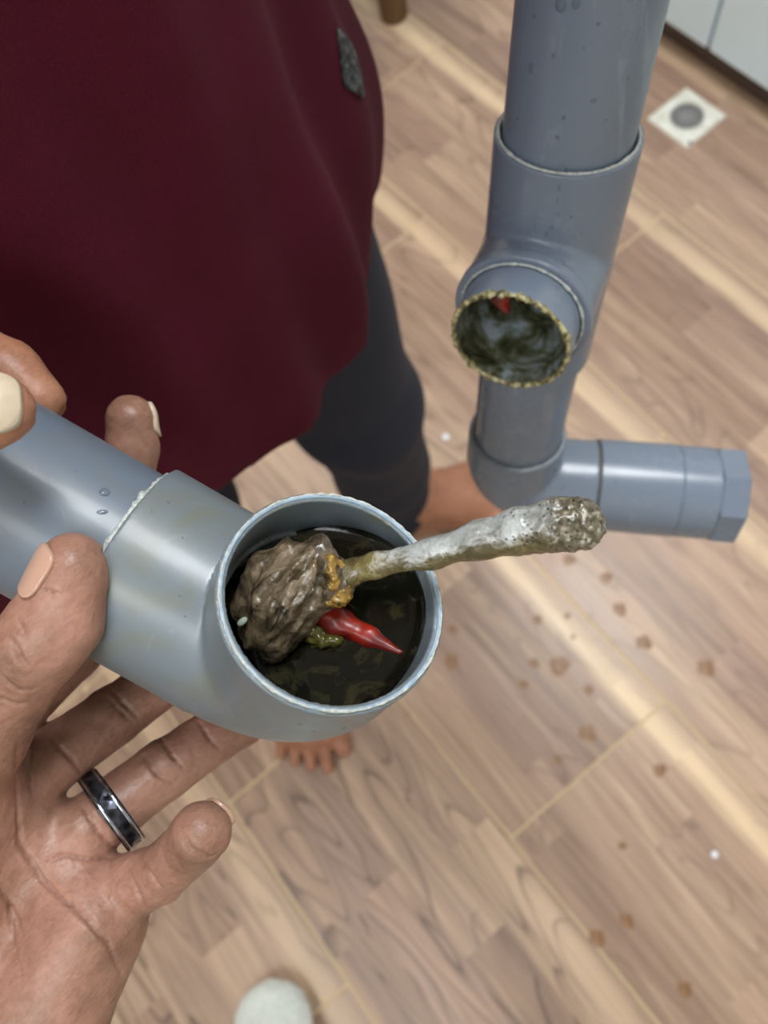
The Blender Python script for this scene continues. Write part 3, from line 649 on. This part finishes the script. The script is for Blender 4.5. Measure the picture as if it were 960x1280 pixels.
# droplets clinging to the pipes
WD = Mat('clear_droplet'); WD.set(col=rgb(190, 205, 220), rough=0.03, trans=0.85, ior=1.33, spec=0.6)
def droplets(name, parent, spots):
    bm = bmesh.new()
    for (c, nrm, dn_, r, e) in spots:
        nrm = Vector(nrm).normalized(); dn_ = (Vector(dn_)-nrm*Vector(dn_).dot(nrm)).normalized(); sd = nrm.cross(dn_)
        for v_ in bmesh.ops.create_uvsphere(bm, u_segments=12, v_segments=8, radius=1)['verts']:
            l = v_.co.copy(); v_.co = Vector(c)+nrm*(l.z*r*0.45)+dn_*(l.y*r*e)+sd*l.x*r
    o = bm_obj(name, bm, WD, parent); o['kind'] = 'stuff'; return o
def on_pipe(px, py, A, d, R_):
    o = np.zeros(3); r = K(px, py, 1); w0 = o-A; dd = r-d*(r @ d); ww = w0-d*(w0 @ d)
    a, b, c = dd @ dd, 2*(dd @ ww), ww @ ww-R_*R_; disc = b*b-4*a*c
    if disc < 0: return None
    t = (-b-math.sqrt(disc))/(2*a); p = r*t; s = (p-A) @ d; return p, (p-A-d*s)/R_
sp = []
for (x, y, r, e) in [(701, 6, 1.9, 1.2), (720, 5, 1.4, 1.2), (664, 85, 1.0, 2), (705, 147, .8, 1.2), (697, 172, .9, 1.1), (742, 126, 1.2, .7), (692, 70, .7, 1.5), (785, 98, .7, 1), (748, 30, .8, .8), (647, 148, .6, 1), (758, 150, .6, .7), (668, 20, .6, 1.3), (730, 60, .5, 1)]:
    h_ = on_pipe(x, y, P0, d1, 0.0249)
    if h_: sp.append((C2W(h_[0]), D2W(h_[1]), (0, 0, -1), r*0.001, e))
for (x, y, r, e) in [(703, 210, .7, 2.0), (699, 235, .5, 3), (697, 250, .4, 3), (698, 268, .8, 1), (714, 271, .6, 1), (690, 284, .7, 1), (683, 292, .6, 2), (646, 312, 1.0, .8), (678, 308, .5, 2), (772, 280, .5, 1.5)]:
    h_ = on_pipe(x, y, P0, d1, 0.0281)
    if h_: sp.append((C2W(h_[0]), D2W(h_[1]), (0, 0, -1), r*0.001, e))
for (x, y, r, e) in [(678, 590, .9, 1), (628, 584, .7, 1), (610, 610, .4, 1), (800, 632, .8, 1), (860, 628, .9, 1), (812, 600, .5, 1), (770, 560, .5, 1), (700, 565, .6, 1)]:
    h_ = on_pipe(x, y, Oe, d2, 0.0279)
    if h_: sp.append((C2W(h_[0]), D2W(h_[1]), (0, 0, -1), r*0.001, e))
droplets('water_droplets', far, sp)
sp = []
for (x, y, r, e) in [(131, 615, 1.3, 1.1), (128, 640, .7, 2), (30, 628, .3, 1), (95, 590, .4, 1), (60, 600, .3, 1)]:
    h_ = on_pipe(x, y, On, a_n, 0.0249)
    if h_: sp.append((C2W(h_[0]), D2W(h_[1]), (0, 0, -1), r*0.001, e))
for (x, y, r, e) in [(210, 628, .5, .6), (228, 672, .4, .6), (190, 640, .3, .6), (250, 800, .4, 1), (225, 745, .35, 1), (300, 850, .5, .7), (232, 770, .35, 1), (150, 880, .4, .7)]:
    h_ = on_pipe(x, y, On, a_n, RO)
    if h_: sp.append((C2W(h_[0]), D2W(h_[1]), (0, 0, -1), r*0.001, e))
for (x, y, r, e) in [(375, 905, .6, .5), (392, 914, .5, .5), (430, 910, .7, .5), (460, 898, .4, .6), (342, 915, .5, .4), (500, 880, .4, .6)]:
    h_ = on_pipe(x, y, On, n_n, RO)
    if h_: sp.append((C2W(h_[0]), D2W(h_[1]), (0, 0, -1), r*0.001, e))
droplets('water_droplets', near, sp)

# ---------------------------------------------------------------- the photographer's left hand
ph = empty('person', GR(345, 1300), 'photographer with ringed left hand holding the near elbow and white sock on the floor', 'person')
v = Vol(K(-330, 470, .262)-np.array([0, 0, 0.095]), K(420, 1480, .262)+np.array([0.0, 0.0, 0.03]), 0.00068)
mm = lambda x, y, z, r: (K(x, y, z), r/1000)
knI, knM, knR, knP = mm(-18, 905, .238, 12.5), mm(42, 966, .240, 10.8), mm(106, 1038, .240, 10.4), mm(142, 1116, .238, 10.4)
wr1, wr2 = mm(-150, 1330, .232, 20), mm(-40, 1400, .235, 19)
# palm
for kn, w_ in ((knI, wr1), (knM, wr1), (knR, wr2), (knP, wr2)): v.cone(kn[0]+(w_[0]-kn[0])*0.10, w_[0], kn[1]+0.0005, w_[1], 0.010); v.cone(kn[0], kn[0]+(w_[0]-kn[0])*0.2, kn[1]-0.0012, kn[1]+0.001, 0.003)
v.cone(knI[0]+(wr1[0]-knI[0])*0.12, knP[0]+(wr2[0]-knP[0])*0.12, 0.0115, 0.0105, 0.008)
v.cone(K(-70, 1010, .222), K(-110, 1200, .222), 0.017, 0.019, 0.014)       # thenar mound
v.cone(K(112, 1165, .229), K(35, 1330, .230), 0.0140, 0.019, 0.012)        # hypothenar
v.cone(K(-150, 1330, .232), K(-280, 1700, .245), 0.024, 0.031, 0.014); v.cone(K(-40, 1400, .235), K(-200, 1750, .248), 0.020, 0.028, 0.014)
K_ = 0.0022
def finger(pts, k=K_): v.chain(pts, k)
finger([knI, mm(88, 812, .2500, 10), mm(150, 668, .2585, 9), mm(166, 560, .2520, 8.2), mm(163, 524, .2500, 7.8)])
finger([knM, mm(140, 896, .2530, 9.5), mm(232, 830, .2630, 9.0), mm(310, 768, .2640, 8)])
finger([knR, mm(204, 963, .2530, 9.6), mm(300, 898, .2640, 9.2), mm(372, 835, .2650, 8)])
finger([knP, mm(200, 1092, .2260, 8.4)]); v.cone(K(200, 1092, .2260), K(238, 1058, .2140), 0.0082, 0.0078, 0.0015); v.cone(K(242, 1052, .2100), K(252, 1040, .2010), 0.0080, 0.0078, 0.0010)
# thumb
thA, thB = mm(52, 800, .1895, 9.8), mm(91, 706, .1875, 8.0)
v.cone(K(-70, 1010, .222), K(-30, 915, .207), 0.016, 0.0125, 0.010); v.cone(K(-30, 915, .207), thA[0], 0.0125, 0.0102, 0.006); v.cone(thA[0], thB[0], thA[1], thB[1], 0.005)
v.cone(K(88, 775, .1880), K(95, 735, .187), 0.0080, 0.0070, 0.006)
# the pad is pressed by the pipe: skin stops at the pipe's surface
v.cyl(On+a_n*0.0, On+a_n*0.26, 0.0249, 0.0006, 's'); v.cyl(On, On+a_n*0.0545, RO, 0.0006, 's')
for p, q_ in (((48, 922), (150, 846)), ((108, 985), (228, 888)), ((172, 1068), (232, 1016))): pass
# creases, along the visible skin
CRS = [([(22, 925), (20, 960), (24, 1052), (53, 1101), (97, 1138), (134, 1178), (158, 1236)], .0008), ([(0, 1110), (22, 1150), (33, 1178)], .0005), ([(58, 920), (90, 950), (105, 972)], .0007), ([(140, 865), (165, 890), (178, 902)], .0007), ([(133, 872), (158, 896), (172, 908)], .0005),
       ([(180, 945), (196, 968), (222, 984)], .0008), ([(199, 922), (215, 945), (234, 966)], .0006), ([(248, 902), (262, 925), (278, 940)], .0006), ([(201, 1048), (218, 1072), (236, 1098)], .0007), ([(177, 1078), (195, 1098), (205, 1120)], .0005), ([(222, 1030), (238, 1060), (262, 1072), (280, 1062)], .0006),
       ([(158, 1080), (172, 1112), (184, 1142)], .0006), ([(40, 925), (36, 960), (40, 1000)], .0005), ([(2, 845), (24, 862), (50, 860)], .0006), ([(0, 790), (15, 800), (28, 826), (40, 838)], .0006), ([(0, 872), (20, 880), (40, 878)], .0005), ([(60, 1078), (78, 1068), (112, 1074), (150, 1072)], .0005), ([(52, 738), (70, 742), (84, 741)], .0004), ([(20, 770), (30, 785), (34, 800)], .0004), ([(10, 1118), (18, 1178), (30, 1230)], .0004), ([(104, 1010), (124, 1042), (150, 1068)], .0006)]
for p, r in CRS: v.crease(p, r*0.85)
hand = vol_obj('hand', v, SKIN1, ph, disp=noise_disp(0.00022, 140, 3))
hand['label'] = 'open left hand gripping the pipe from below'
def sample(src, X, Y, Z):
    G = [(A-src.lo[i])/src.h for i, A in enumerate(np.broadcast_arrays(X, Y, Z))]
    I = [np.clip(np.floor(g).astype(int), 0, src.sh[i]-2) for i, g in enumerate(G)]; f = [np.clip(g-i_, 0, 1) for g, i_ in zip(G, I)]; out = 0
    for a in (0, 1):
        for b in (0, 1):
            for c in (0, 1): out = out+src.a[I[0]+a, I[1]+b, I[2]+c]*(f[0] if a else 1-f[0])*(f[1] if b else 1-f[1])*(f[2] if c else 1-f[2])
    return out
def nail(name, src, axp, nr, along, half_l, half_w, mat, parent, out=0.0005, camspace=True):
    """nail plate: a thin shell lying on the fingertip's own surface, cut to a rounded outline; axp lies inside the finger, nr points out of it"""
    axp = np.asarray(axp, float); nr = np.asarray(nr, float)/np.linalg.norm(nr); al = np.asarray(along, float); al = al-nr*(al @ nr); al /= np.linalg.norm(al)
    c = axp.copy()
    for _ in range(300):
        if src.val(c) > 0: break
        c = c+nr*0.0001
    sd = np.cross(nr, al); vv = Vol(c-0.012, c+0.012, 0.00025); sl, X, Y, Z = vv.sub(c-0.012, c+0.012)
    d = np.abs(sample(src, X, Y, Z)-out)-0.0005
    tl = (X-c[0])*al[0]+(Y-c[1])*al[1]+(Z-c[2])*al[2]; ts = (X-c[0])*sd[0]+(Y-c[1])*sd[1]+(Z-c[2])*sd[2]; tn_ = (X-c[0])*nr[0]+(Y-c[1])*nr[1]+(Z-c[2])*nr[2]
    e = ((np.abs(tl)/half_l)**3+(np.abs(ts)/half_w)**3)**(1/3)-1
    d = np.maximum(np.maximum(d, e*min(half_l, half_w)), -tn_-0.006)
    vv.a[sl] = d.astype(np.float32); return vol_obj(name, vv, mat, parent, camspace)
HV = v
nail('thumbnail', HV, K(80, 716, .1880), np.array([-0.55, -0.15, -0.85]), K(91, 690, .187)-K(58, 752, .189), 0.0064, 0.0050, NAIL, hand)
nail('fingernail', HV, K(164, 526, .2500), np.array([0.85, -0.12, 0.5]), K(163, 520, .25)-K(166, 560, .25), 0.0058, 0.005, NAILP, hand)
nail('fingernail', HV, K(252, 1040, .203), np.array([0.62, -0.62, 0.42]), np.array([0.25, 0.1, -0.9]), 0.0045, 0.0045, NAIL, hand)
# ring
RG = Mat('dark_ring'); gn = RG.n('ShaderNodeTexVoronoi', {'Vector': RG.coord(), 'Scale': 330}).outputs['Distance']; RG.set(col=RG.ramp(gn, [(0.2, rgb(30, 32, 36)), (0.7, rgb(74, 78, 88))]), rough=0.25, metal=0.8, normal=RG.bump(gn, 0.6, 0.0008))
RS = mat_simple('polished_ring_edge', rgb(190, 196, 206), 0.1, metal=1.0)
rd = K(202, 962, .2530)-knR[0]; rd /= np.linalg.norm(rd); rc = K(140, 1010, .2455); rc = knR[0]+rd*((rc-knR[0]) @ rd)+np.array([0, 0, -0.0008])
rng = empty('tmp', C2W(rc)); bpy.data.objects.remove(rng)
def band(name, s0, s1, r0, r1, mat, parent):
    bm = bmesh.new(); b_ = 0.0003
    lathe(bm, C2W(rc), D2W(rd), [(s0, r0), (s0, r1-b_), (s0+b_, r1), (s1-b_, r1), (s1, r1-b_), (s1, r0), (s0, r0)], 72); o = bm_obj(name, bm, mat, parent); autosmooth(o, 50); return o
rb_ = band('finger_ring', -0.0032, 0.0032, 0.0110, 0.0137, RG, ph); rb_['label'] = 'wide dark patterned ring on the ring finger'
band('polished_edge', -0.0027, -0.0017, 0.0125, 0.01395, RS, rb_); band('polished_edge', 0.0017, 0.0027, 0.0125, 0.01395, RS, rb_)

CF = mat_simple('grey_sleeve', rgb(96, 98, 104), 0.9); CFn = CF.noise(CF.coord(), 700, 2); CF.set(normal=CF.bump(CFn, 0.3, 0.001))
s0 = K(-215, 1560, .238); s1 = K(-300, 1900, .247); sd_ = (s1-s0)/np.linalg.norm(s1-s0)+np.array([-0.2, 0.1, -0.5]); bm = bmesh.new()
lathe(bm, C2W(s0), D2W(sd_), [(0.0, 0.046), (0.0, 0.0495), (0.002, 0.0510), (0.02, 0.0505), (0.024, 0.0495), (0.05, 0.052), (0.08, 0.0505), (0.13, 0.054), (0.18, 0.052), (0.26, 0.057), (0.32, 0.058), (0.325, 0.0)], 48)
bm_obj('sleeve', bm, CF, ph)['label'] = 'grey sleeve above the wrist'
# sock foot of the photographer
SK = Mat('white_sock'); sn = SK.noise(SK.coord(), 260, 4); SK.set(col=SK.ramp(sn, [(0.3, rgb(196, 204, 200)), (0.7, rgb(222, 228, 224))]), rough=0.9, sheen=0.3, normal=SK.bump(sn, 0.5, 0.003))
tp = GR(340, 1242, 0.03); tb = GR(352, 1420, 0.03); fd = (tb-tp); fd[2] = 0; fd /= np.linalg.norm(fd); sdv = np.array([-fd[1], fd[0], 0])
v = Vol(np.minimum(tp, tp+fd*0.25)-0.09-np.array([0, 0, -0.06]), np.maximum(tp, tp+fd*0.25)+0.09+np.array([0, 0, 0.30]), 0.003)
for s_, r0 in ((-0.032, .021), (-0.012, .024), (0.012, .024), (0.03, .020)): v.cone(tp+sdv*s_+fd*abs(s_)*0.8, tp+sdv*s_*1.2+fd*0.08+[0, 0, 0.008], r0, 0.026, 0.02)
v.cone(tp+fd*0.06+[0, 0, .01], tp+fd*0.18+[0, 0, 0.015], 0.043, 0.04, 0.02); v.cone(tp+fd*0.12+[0, 0, 0.02], tp+fd*0.19+[0, 0, 0.09], 0.03, 0.04, 0.02); v.cone(tp+fd*0.19+[0, 0, .06], tp+fd*0.2+[0, 0, .25], 0.038, 0.043, 0.02)
sl, X, Y, Z = v.sub(v.lo, v.lo+v.sh*v.h); v.a = np.maximum(v.a, (0.003-Z).astype(np.float32))
vol_obj('sock', v, SK, ph, camspace=False, disp=noise_disp(0.003, 25, 3))['label'] = 'white sock on the foot at the bottom edge'

# ---------------------------------------------------------------- the person in the maroon shirt
pw = O2W(-0.12, 0.30, -H)
man = empty('person', pw, 'barefoot person in maroon t-shirt and dark navy trousers holding both pipes', 'person')
def ow(x, y, z): return O2W(x, y, z)
fx = np.array(RZ @ np.array([0.9, 0.44, 0])); fx /= np.linalg.norm(fx)       # towards the person's left
fr = np.array(RZ @ np.array([0.44, -0.9, 0])); fr /= np.linalg.norm(fr)      # the way the person faces
UZ = np.array([0, 0, 1.0]); RB = np.array([fx, fr, UZ])
T0 = ow(-0.105, 0.335, 0)
def tz(h_, lean=0.0): return np.array([T0[0], T0[1], h_])+fr*lean
shL, shR = tz(1.39, 0.03)+fx*0.17, tz(1.39, 0.03)-fx*0.17
haL = C2W(P0-d1*0.055+np.array([0.0, -0.03, 0.0])); haR = C2W(K(-110, 470, .200))
elL = (shL+haL)/2+fx*0.13-UZ*0.10-fr*0.02; elR = (shR+haR)/2-fx*0.13-UZ*0.12
allp = [tz(0), shL+0.1, shR-0.1, haL, haR, elL, elR, tz(1.75, 0.2), tz(0, 0.3), tz(0)-fx*.2, tz(0)+fx*.2]
v = Vol(np.min(allp, 0)-[0.09, 0.09, 0.01], np.max(allp, 0)+[0.09, 0.09, 0.02], 0.0030)
c_ = v.cone
# trunk, neck, head
v.ell(tz(0.95), RB, (0.155, 0.10, 0.14), 0.03); v.ell(tz(1.12), RB, (0.145, 0.095, 0.17), 0.04); v.ell(tz(1.28, 0.01), RB, (0.16, 0.10, 0.15), 0.04)
c_(shL-fx*.03, shR+fx*.03, 0.06, 0.06, 0.04); c_(tz(1.40, .03), tz(1.50, .06), 0.056, 0.052, 0.03)
hd = tz(1.60, 0.09); v.ell(hd, RB, (0.074, 0.090, 0.108), 0.02); v.ell(hd+fr*.035-UZ*.06, RB, (0.05, 0.05, 0.05), 0.03)
c_(hd+fr*.088+UZ*.008, hd+fr*.108-UZ*.022, 0.008, 0.013, 0.01)
for s_ in (-1, 1):
    v.ell(hd+fx*s_*.076-fr*.004, RB, (0.010, 0.018, 0.030), 0.004); v.ell(hd+fx*s_*.03+fr*.086+UZ*.012, RB, (0.016, 0.012, 0.010), 0.006, 's')
c_(hd+fr*.086-UZ*.052-fx*.02, hd+fr*.086-UZ*.052+fx*.02, 0.0065, 0.0065, 0.005)
# arms
def arm(sh, el_, ha): c_(sh, el_, 0.05, 0.040, 0.03); c_(el_, ha, 0.040, 0.028, 0.02)
# right hand (image left): thumb over the pipe, finger behind it
wrR = C2W(K(-250, 430, .205)); arm(shR, elR, wrR)
W = lambda *p: C2W(K(*p))
c_(wrR, W(-150, 455, .205), 0.026, 0.022, 0.02); c_(W(-150, 410, .215), W(-150, 520, .200), 0.017, 0.017, 0.015)
c_(W(-140, 500, .180), W(-60, 520, .168), 0.012, 0.0102, 0.006); c_(W(-60, 520, .168), W(-2, 512, .1655), 0.0098, 0.0079, 0.005)
c_(W(-150, 420, .232), W(-55, 425, .238), 0.0105, 0.0095, 0.006); c_(W(-55, 425, .238), W(12, 462, .2330), 0.0092, 0.0085, 0.004); c_(W(12, 462, .2330), W(50, 500, .2310), 0.0085, 0.0078, 0.004)
for i, (y0, x1) in enumerate(((500, -40), (560, -60), (620, -90))):
    c_(W(-170, y0-30, .228), W(-110, y0, .240), 0.0105, 0.0095, 0.006); c_(W(-110, y0, .240), W(x1, y0+60, .246), 0.009, 0.008, 0.004)
    c_(W(x1, y0+60, .246), W(x1+10, y0+120, .240), 0.0085, 0.0078, 0.004)
# left hand round the upright pipe, above the frame
wrL = haL+(elL-haL)/np.linalg.norm(elL-haL)*0.075; arm(shL, elL, wrL)
pc_ = lambda ang, s, r: C2W(P0-d1*s+r*(math.cos(ang)*np.array([0, 0.84, -0.54])+math.sin(ang)*np.array([1, 0, 0.0])))
c_(wrL, pc_(2.4, 0.07, 0.045), 0.026, 0.022, 0.02); c_(pc_(2.4, 0.04, 0.043), pc_(2.4, 0.10, 0.043), 0.015, 0.015, 0.015)
for k in range(4):
    s_ = 0.040+0.021*k; pr = pc_(2.2, s_, 0.040)
    for ang in (1.5, 0.7, 0.0, -0.6):
        nx = pc_(ang, s_, 0.0345); c_(pr, nx, 0.0095, 0.0088, 0.003); pr = nx
pr = pc_(2.9, 0.06, 0.040)
for ang in (3.7, 4.5, 5.2): nx = pc_(ang, 0.055, 0.0355); c_(pr, nx, 0.012, 0.010, 0.004); pr = nx
# legs and feet
def foot(ank, toes, heel_r=0.032):
    """toes: list of (tip, radius, joint)"""
    ctr = sum([np.array(t[2]) for t in toes])/len(toes)
    dr_ = ctr-ank; dr_[2] = 0; dr_ /= np.linalg.norm(dr_)
    heel = np.array([ank[0], ank[1], 0.032])-dr_*0.035
    c_(ank, heel, 0.036, 0.031, 0.02)
    for tp_, r_, j_ in toes:
        j = np.array([j_[0], j_[1], 0.022]); t_2 = np.array([tp_[0], tp_[1], r_*0.95])
        c_(heel, j, 0.030, 0.019, 0.015); c_(ank+dr_*0.02, j, 0.034, 0.018, 0.02)
        c_(j, t_2-dr_*r_, 0.016, r_*0.92, 0.004); c_(t_2-dr_*r_*1.0, t_2-dr_*r_*0.8, r_, r_, 0.003)
ankL, ankR = GR(497, 628, 0.09), GR(352, 808, 0.09)
anR = ankR
tipsR = [(GR(431, 944, 0.012), 0.0135), (GR(411, 966, 0.01), 0.0088), (GR(390, 963, 0.01), 0.0085), (GR(370, 956, 0.01), 0.0082), (GR(352, 948, 0.01), 0.0080)]
jr = [GR(418, 902, .02), GR(400, 915, .02), GR(384, 915, .02), GR(370, 912, .02), GR(357, 908, .02)]
foot(ankR, [(t[0], t[1], j) for t, j in zip(tipsR, jr)])
tipsL = [(GR(655, 652, 0.012), 0.0155), (GR(668, 632, 0.01), 0.0090), (GR(662, 617, 0.01), 0.0086), (GR(648, 604, 0.01), 0.0084), (GR(632, 594, 0.01), 0.0082)]
jl = [GR(600, 640, .02), GR(608, 625, .02), GR(604, 612, .02), GR(598, 602, .02), GR(588, 594, .02)]
foot(ankL, [(t[0], t[1], j) for t, j in zip(tipsL, jl)])
hipL, hipR = tz(0.86, -0.03)+fx*0.125, tz(0.86, -0.03)-fx*0.085
kneeL, kneeR = ow(0.022, 0.380, -0.72), ow(-0.195, 0.345, -0.70)
for hp, kn, an in ((hipL, kneeL, ankL), (hipR, kneeR, ankR)):
    c_(hp, kn, 0.075, 0.052, 0.04); c_(kn, an+UZ*0.15, 0.052, 0.045, 0.03); c_(an+UZ*0.15, an, 0.042, 0.034, 0.02)
BV = v
body = vol_obj('body', v, SKIN2, man, camspace=False); body['label'] = 'bare feet, arms and hands'
nail('thumbnail', BV, C2W(K(-14, 513, .166)), D2W((0.12, -0.10, -1)), D2W((1.0, -0.10, 0.0)), 0.0088, 0.0068, NAILP, body, 0.0007, False)
EW = mat_simple('eye_white', rgb(220, 216, 208), 0.15); ED = mat_simple('dark_iris', rgb(34, 22, 16), 0.1)
for s_ in (-1, 1):
    ec = hd+fx*s_*.03+fr*.0785+UZ*.010; bm = bmesh.new(); bmesh.ops.create_uvsphere(bm, u_segments=20, v_segments=12, radius=0.0115, matrix=Matrix.Translation(Vector(ec))); eb = bm_obj('eye', bm, EW, body)
    ic = ec+(fr*0.8-UZ*0.6)*0.0075; bm = bmesh.new(); bmesh.ops.create_uvsphere(bm, u_segments=16, v_segments=10, radius=0.0056, matrix=Matrix.Translation(Vector(ic))); bm_obj('iris', bm, ED, eb) if False else bm_obj('iris', bm, ED, body)
    v = Vol(hd-0.13, hd+0.13, 0.002); v.cone(hd+fx*s_*.013+fr*.091+UZ*.030, hd+fx*s_*.046+fr*.078+UZ*.032, .0035, .0025, 0.001); vol_obj('eyebrow', v, ED, body, camspace=False)
# short hair
HR = mat_simple('black_hair', rgb(22, 20, 20), 0.6)
v = Vol(hd-0.13, hd+0.13, 0.003); v.ell(hd+UZ*.012-fr*.008, RB, (0.081, 0.096, 0.108), 0.0)
sl, X, Y, Z = v.sub(v.lo, v.lo+v.sh*v.h)
pl = ((X-hd[0])*(fr[0]*.8)+(Y-hd[1])*(fr[1]*.8)-(Z-hd[2])*0.6)-0.012; v.a = np.maximum(v.a, pl.astype(np.float32))
vol_obj('hair', v, HR, man, camspace=False, disp=noise_disp(0.004, 60, 3))
# trousers
TR = Mat('navy_cloth'); tn1 = TR.noise(TR.coord(), 900, 2); TR.set(col=TR.ramp(tn1, [(0.3, rgb(15, 21, 36)), (0.7, rgb(28, 37, 58))]), rough=0.85, normal=TR.bump(tn1, 0.25, 0.0008))
pts = [hipL, hipR, ankL, ankR, kneeL, kneeR]
v = Vol(np.min(pts, 0)-[0.16, 0.16, 0.08], np.max(pts, 0)+[0.16, 0.16, 0.16], 0.0040)
v.ell(tz(0.90, -0.01), RB, (0.165, 0.115, 0.12), 0.04)
for hp, kn, an in ((hipL, kneeL, ankL), (hipR, kneeR, ankR)):
    v.cone(hp, kn, 0.100, 0.066, 0.03); v.cone(kn, an+UZ*0.15, 0.066, 0.058, 0.03); v.cone(an+UZ*0.15, an-UZ*0.01, 0.058, 0.050, 0.03)
    sl, X, Y, Z = v.sub(v.lo, v.lo+v.sh*v.h)
v.a = np.maximum(v.a, (0.052-Z).astype(np.float32))
def cloth_disp(V, Q):
    N = vnormals(V, Q); out = V.copy()
    for i in range(len(V)):
        p = Vector(V[i]); low = max(0, 1-(V[i][2])/0.35)
        out[i] += N[i]*(0.007*noise.fractal(Vector((p.x*7, p.y*7, p.z*3.5)), 0.5, 2, 2)+low*0.005*math.sin(p.z*95+6*noise.noise(p*7)))
    return out
vol_obj('trousers', v, TR, man, camspace=False, disp=cloth_disp)['label'] = 'dark navy trousers'
# t-shirt
SH = Mat('maroon_cloth'); s1 = SH.noise(SH.coord(), 1300, 2); s2 = SH.noise(SH.coord(), 14, 4)
SH.set(col=SH.mix(0.25, SH.ramp(s2, [(0.3, rgb(66, 9, 27)), (0.7, rgb(78, 15, 38))]), SH.ramp(s1, [(0.3, rgb(54, 6, 22)), (0.7, rgb(98, 26, 50))])), rough=0.9, spec=0.2, normal=SH.bump(s1, 0.25, 0.0006))
v = Vol(np.min([shL, shR, tz(0.80), elL, elR], 0)-[0.17, 0.17, 0.02], np.max([shL, shR, tz(1.4), elL, elR], 0)+[0.17, 0.17, 0.12], 0.0038)
HEMZ = 0.835
prof = [(0.76, .170, .136), (0.82, .184, .138), (0.85, .197, .136), (0.88, .204, .134), (0.92, .196, .132), (1.0, .188, .130), (1.10, .182, .128), (1.2, .178, .124), (1.34, .172, .116)]
slL, slR = shL+(elL-shL)*0.62, shR+(elR-shR)*0.62
v.cone(shL, slL, 0.068, 0.075, 0.03); v.cone(shR, slR, 0.068, 0.075, 0.03)
for p, q_ in ((slL, elL), (slR, elR)):
    u_ = (q_-p)/np.linalg.norm(q_-p); v.cyl(p, p+u_*0.30, 0.12, 0.0, 's')
sl, X, Y, Z = v.sub(v.lo, v.lo+v.sh*v.h); sleeves = v.a.copy(); v.a[:] = 1.0
for (z0, a0, b0_), (z1, a1, b1_) in zip(prof, prof[1:]):
    for q_ in np.linspace(0, 1, 5)[:-1]:
        zc = z0+(z1-z0)*q_; v.ell(tz(zc, 0.01), RB, (a0+(a1-a0)*q_, b0_+(b1_-b0_)*q_, 0.07), 0.02)
v.cone(shL-fx*.02, shR+fx*.02, 0.072, 0.072, 0.04); v.cone(tz(1.40, .02), tz(1.45, .04), 0.075, 0.062, 0.02)
torso = v.a.copy(); hh = np.maximum(0.03-np.abs(torso-sleeves), 0)/0.03; v.a = (np.minimum(torso, sleeves)-hh*hh*0.03/4).astype(np.float32)
def axc(X, Y): return (X-T0[0])*fx[0]+(Y-T0[1])*fx[1], (X-T0[0])*fr[0]+(Y-T0[1])*fr[1]
sx_, sy_ = axc(X, Y); ang = np.arctan2(sy_, sx_)
lowf = np.clip((1.35-Z)/0.5, 0, 1)
fold = (0.0045*np.sin(ang*5+Z*5)+0.0036*np.sin(ang*11-Z*9+1.3)+0.0034*np.sin(ang*17+Z*14))*lowf*(0.8+0.3*np.clip(sx_/0.12, 0, 1))
v.a = (v.a+fold).astype(np.float32)
v.a = np.maximum(v.a, -(v.a+0.009))
v.a = np.maximum(v.a, (HEMZ-0.036*np.clip(sx_/0.14, 0, 1)+0.008*np.sin(ang*3+1)-Z).astype(np.float32))
for p, q_ in ((slL, elL), (slR, elR)):       # open sleeve ends, without touching the trunk
    u_ = (q_-p)/np.linalg.norm(q_-p); keep = v.a.copy(); v.cyl(p-u_*0.012, p+u_*0.2, 0.10, 0.0, 's'); v.a = np.where(torso > 0.012, v.a, keep).astype(np.float32)
v.cone(tz(1.44, .05), tz(1.62, .08), 0.060, 0.08, 0.0, 's')
shirt = vol_obj('t_shirt', v, SH, man, camspace=False); shirt['label'] = 'maroon t-shirt hanging loose over the belly'

# woven badge sewn to the side of the shirt: a thin patch following the cloth
BG = Mat('badge_thread'); b1 = BG.noise(BG.coord(), 240, 3, 0.6, 0.6); BG.set(col=BG.ramp(b1, [(0.42, rgb(30, 30, 34)), (0.56, rgb(70, 74, 78)), (0.68, rgb(120, 126, 126))]), rough=0.8)
hp = None; SV = v
for zz in np.linspace(0.12, 0.6, 1600):
    q = C2W(K(437, 82, zz))
    if SV.val(q) < 0: hp = q; break
if hp is not None:
    g = np.array([SV.val(hp+e)-SV.val(hp-e) for e in np.eye(3)*0.004]); nrm = g/np.linalg.norm(g)
    upv = UZ-nrm*nrm[2]; upv /= np.linalg.norm(upv); sdw = np.cross(upv, nrm)
    vv = Vol(hp-0.05, hp+0.05, 0.0008); sl, X, Y, Z = vv.sub(hp-0.05, hp+0.05)
    d = np.abs(sample(SV, X, Y, Z)-0.0008)-0.0010
    tu = (X-hp[0])*upv[0]+(Y-hp[1])*upv[1]+(Z-hp[2])*upv[2]; ts = (X-hp[0])*sdw[0]+(Y-hp[1])*sdw[1]+(Z-hp[2])*sdw[2]; tn_ = (X-hp[0])*nrm[0]+(Y-hp[1])*nrm[1]+(Z-hp[2])*nrm[2]
    d = np.maximum(np.maximum(d, (np.abs(tu)/0.020+np.abs(ts)/0.012-1)*0.009), np.abs(tn_)-0.015)
    vv.a[sl] = d.astype(np.float32)
    bd = vol_obj('badge', vv, BG, shirt, False); bd['label'] = 'small dark grey pointed badge on the side of the shirt'
print('shirt verts', len(shirt.data.vertices), 'body', len(body.data.vertices), 'hand', len(hand.data.vertices))
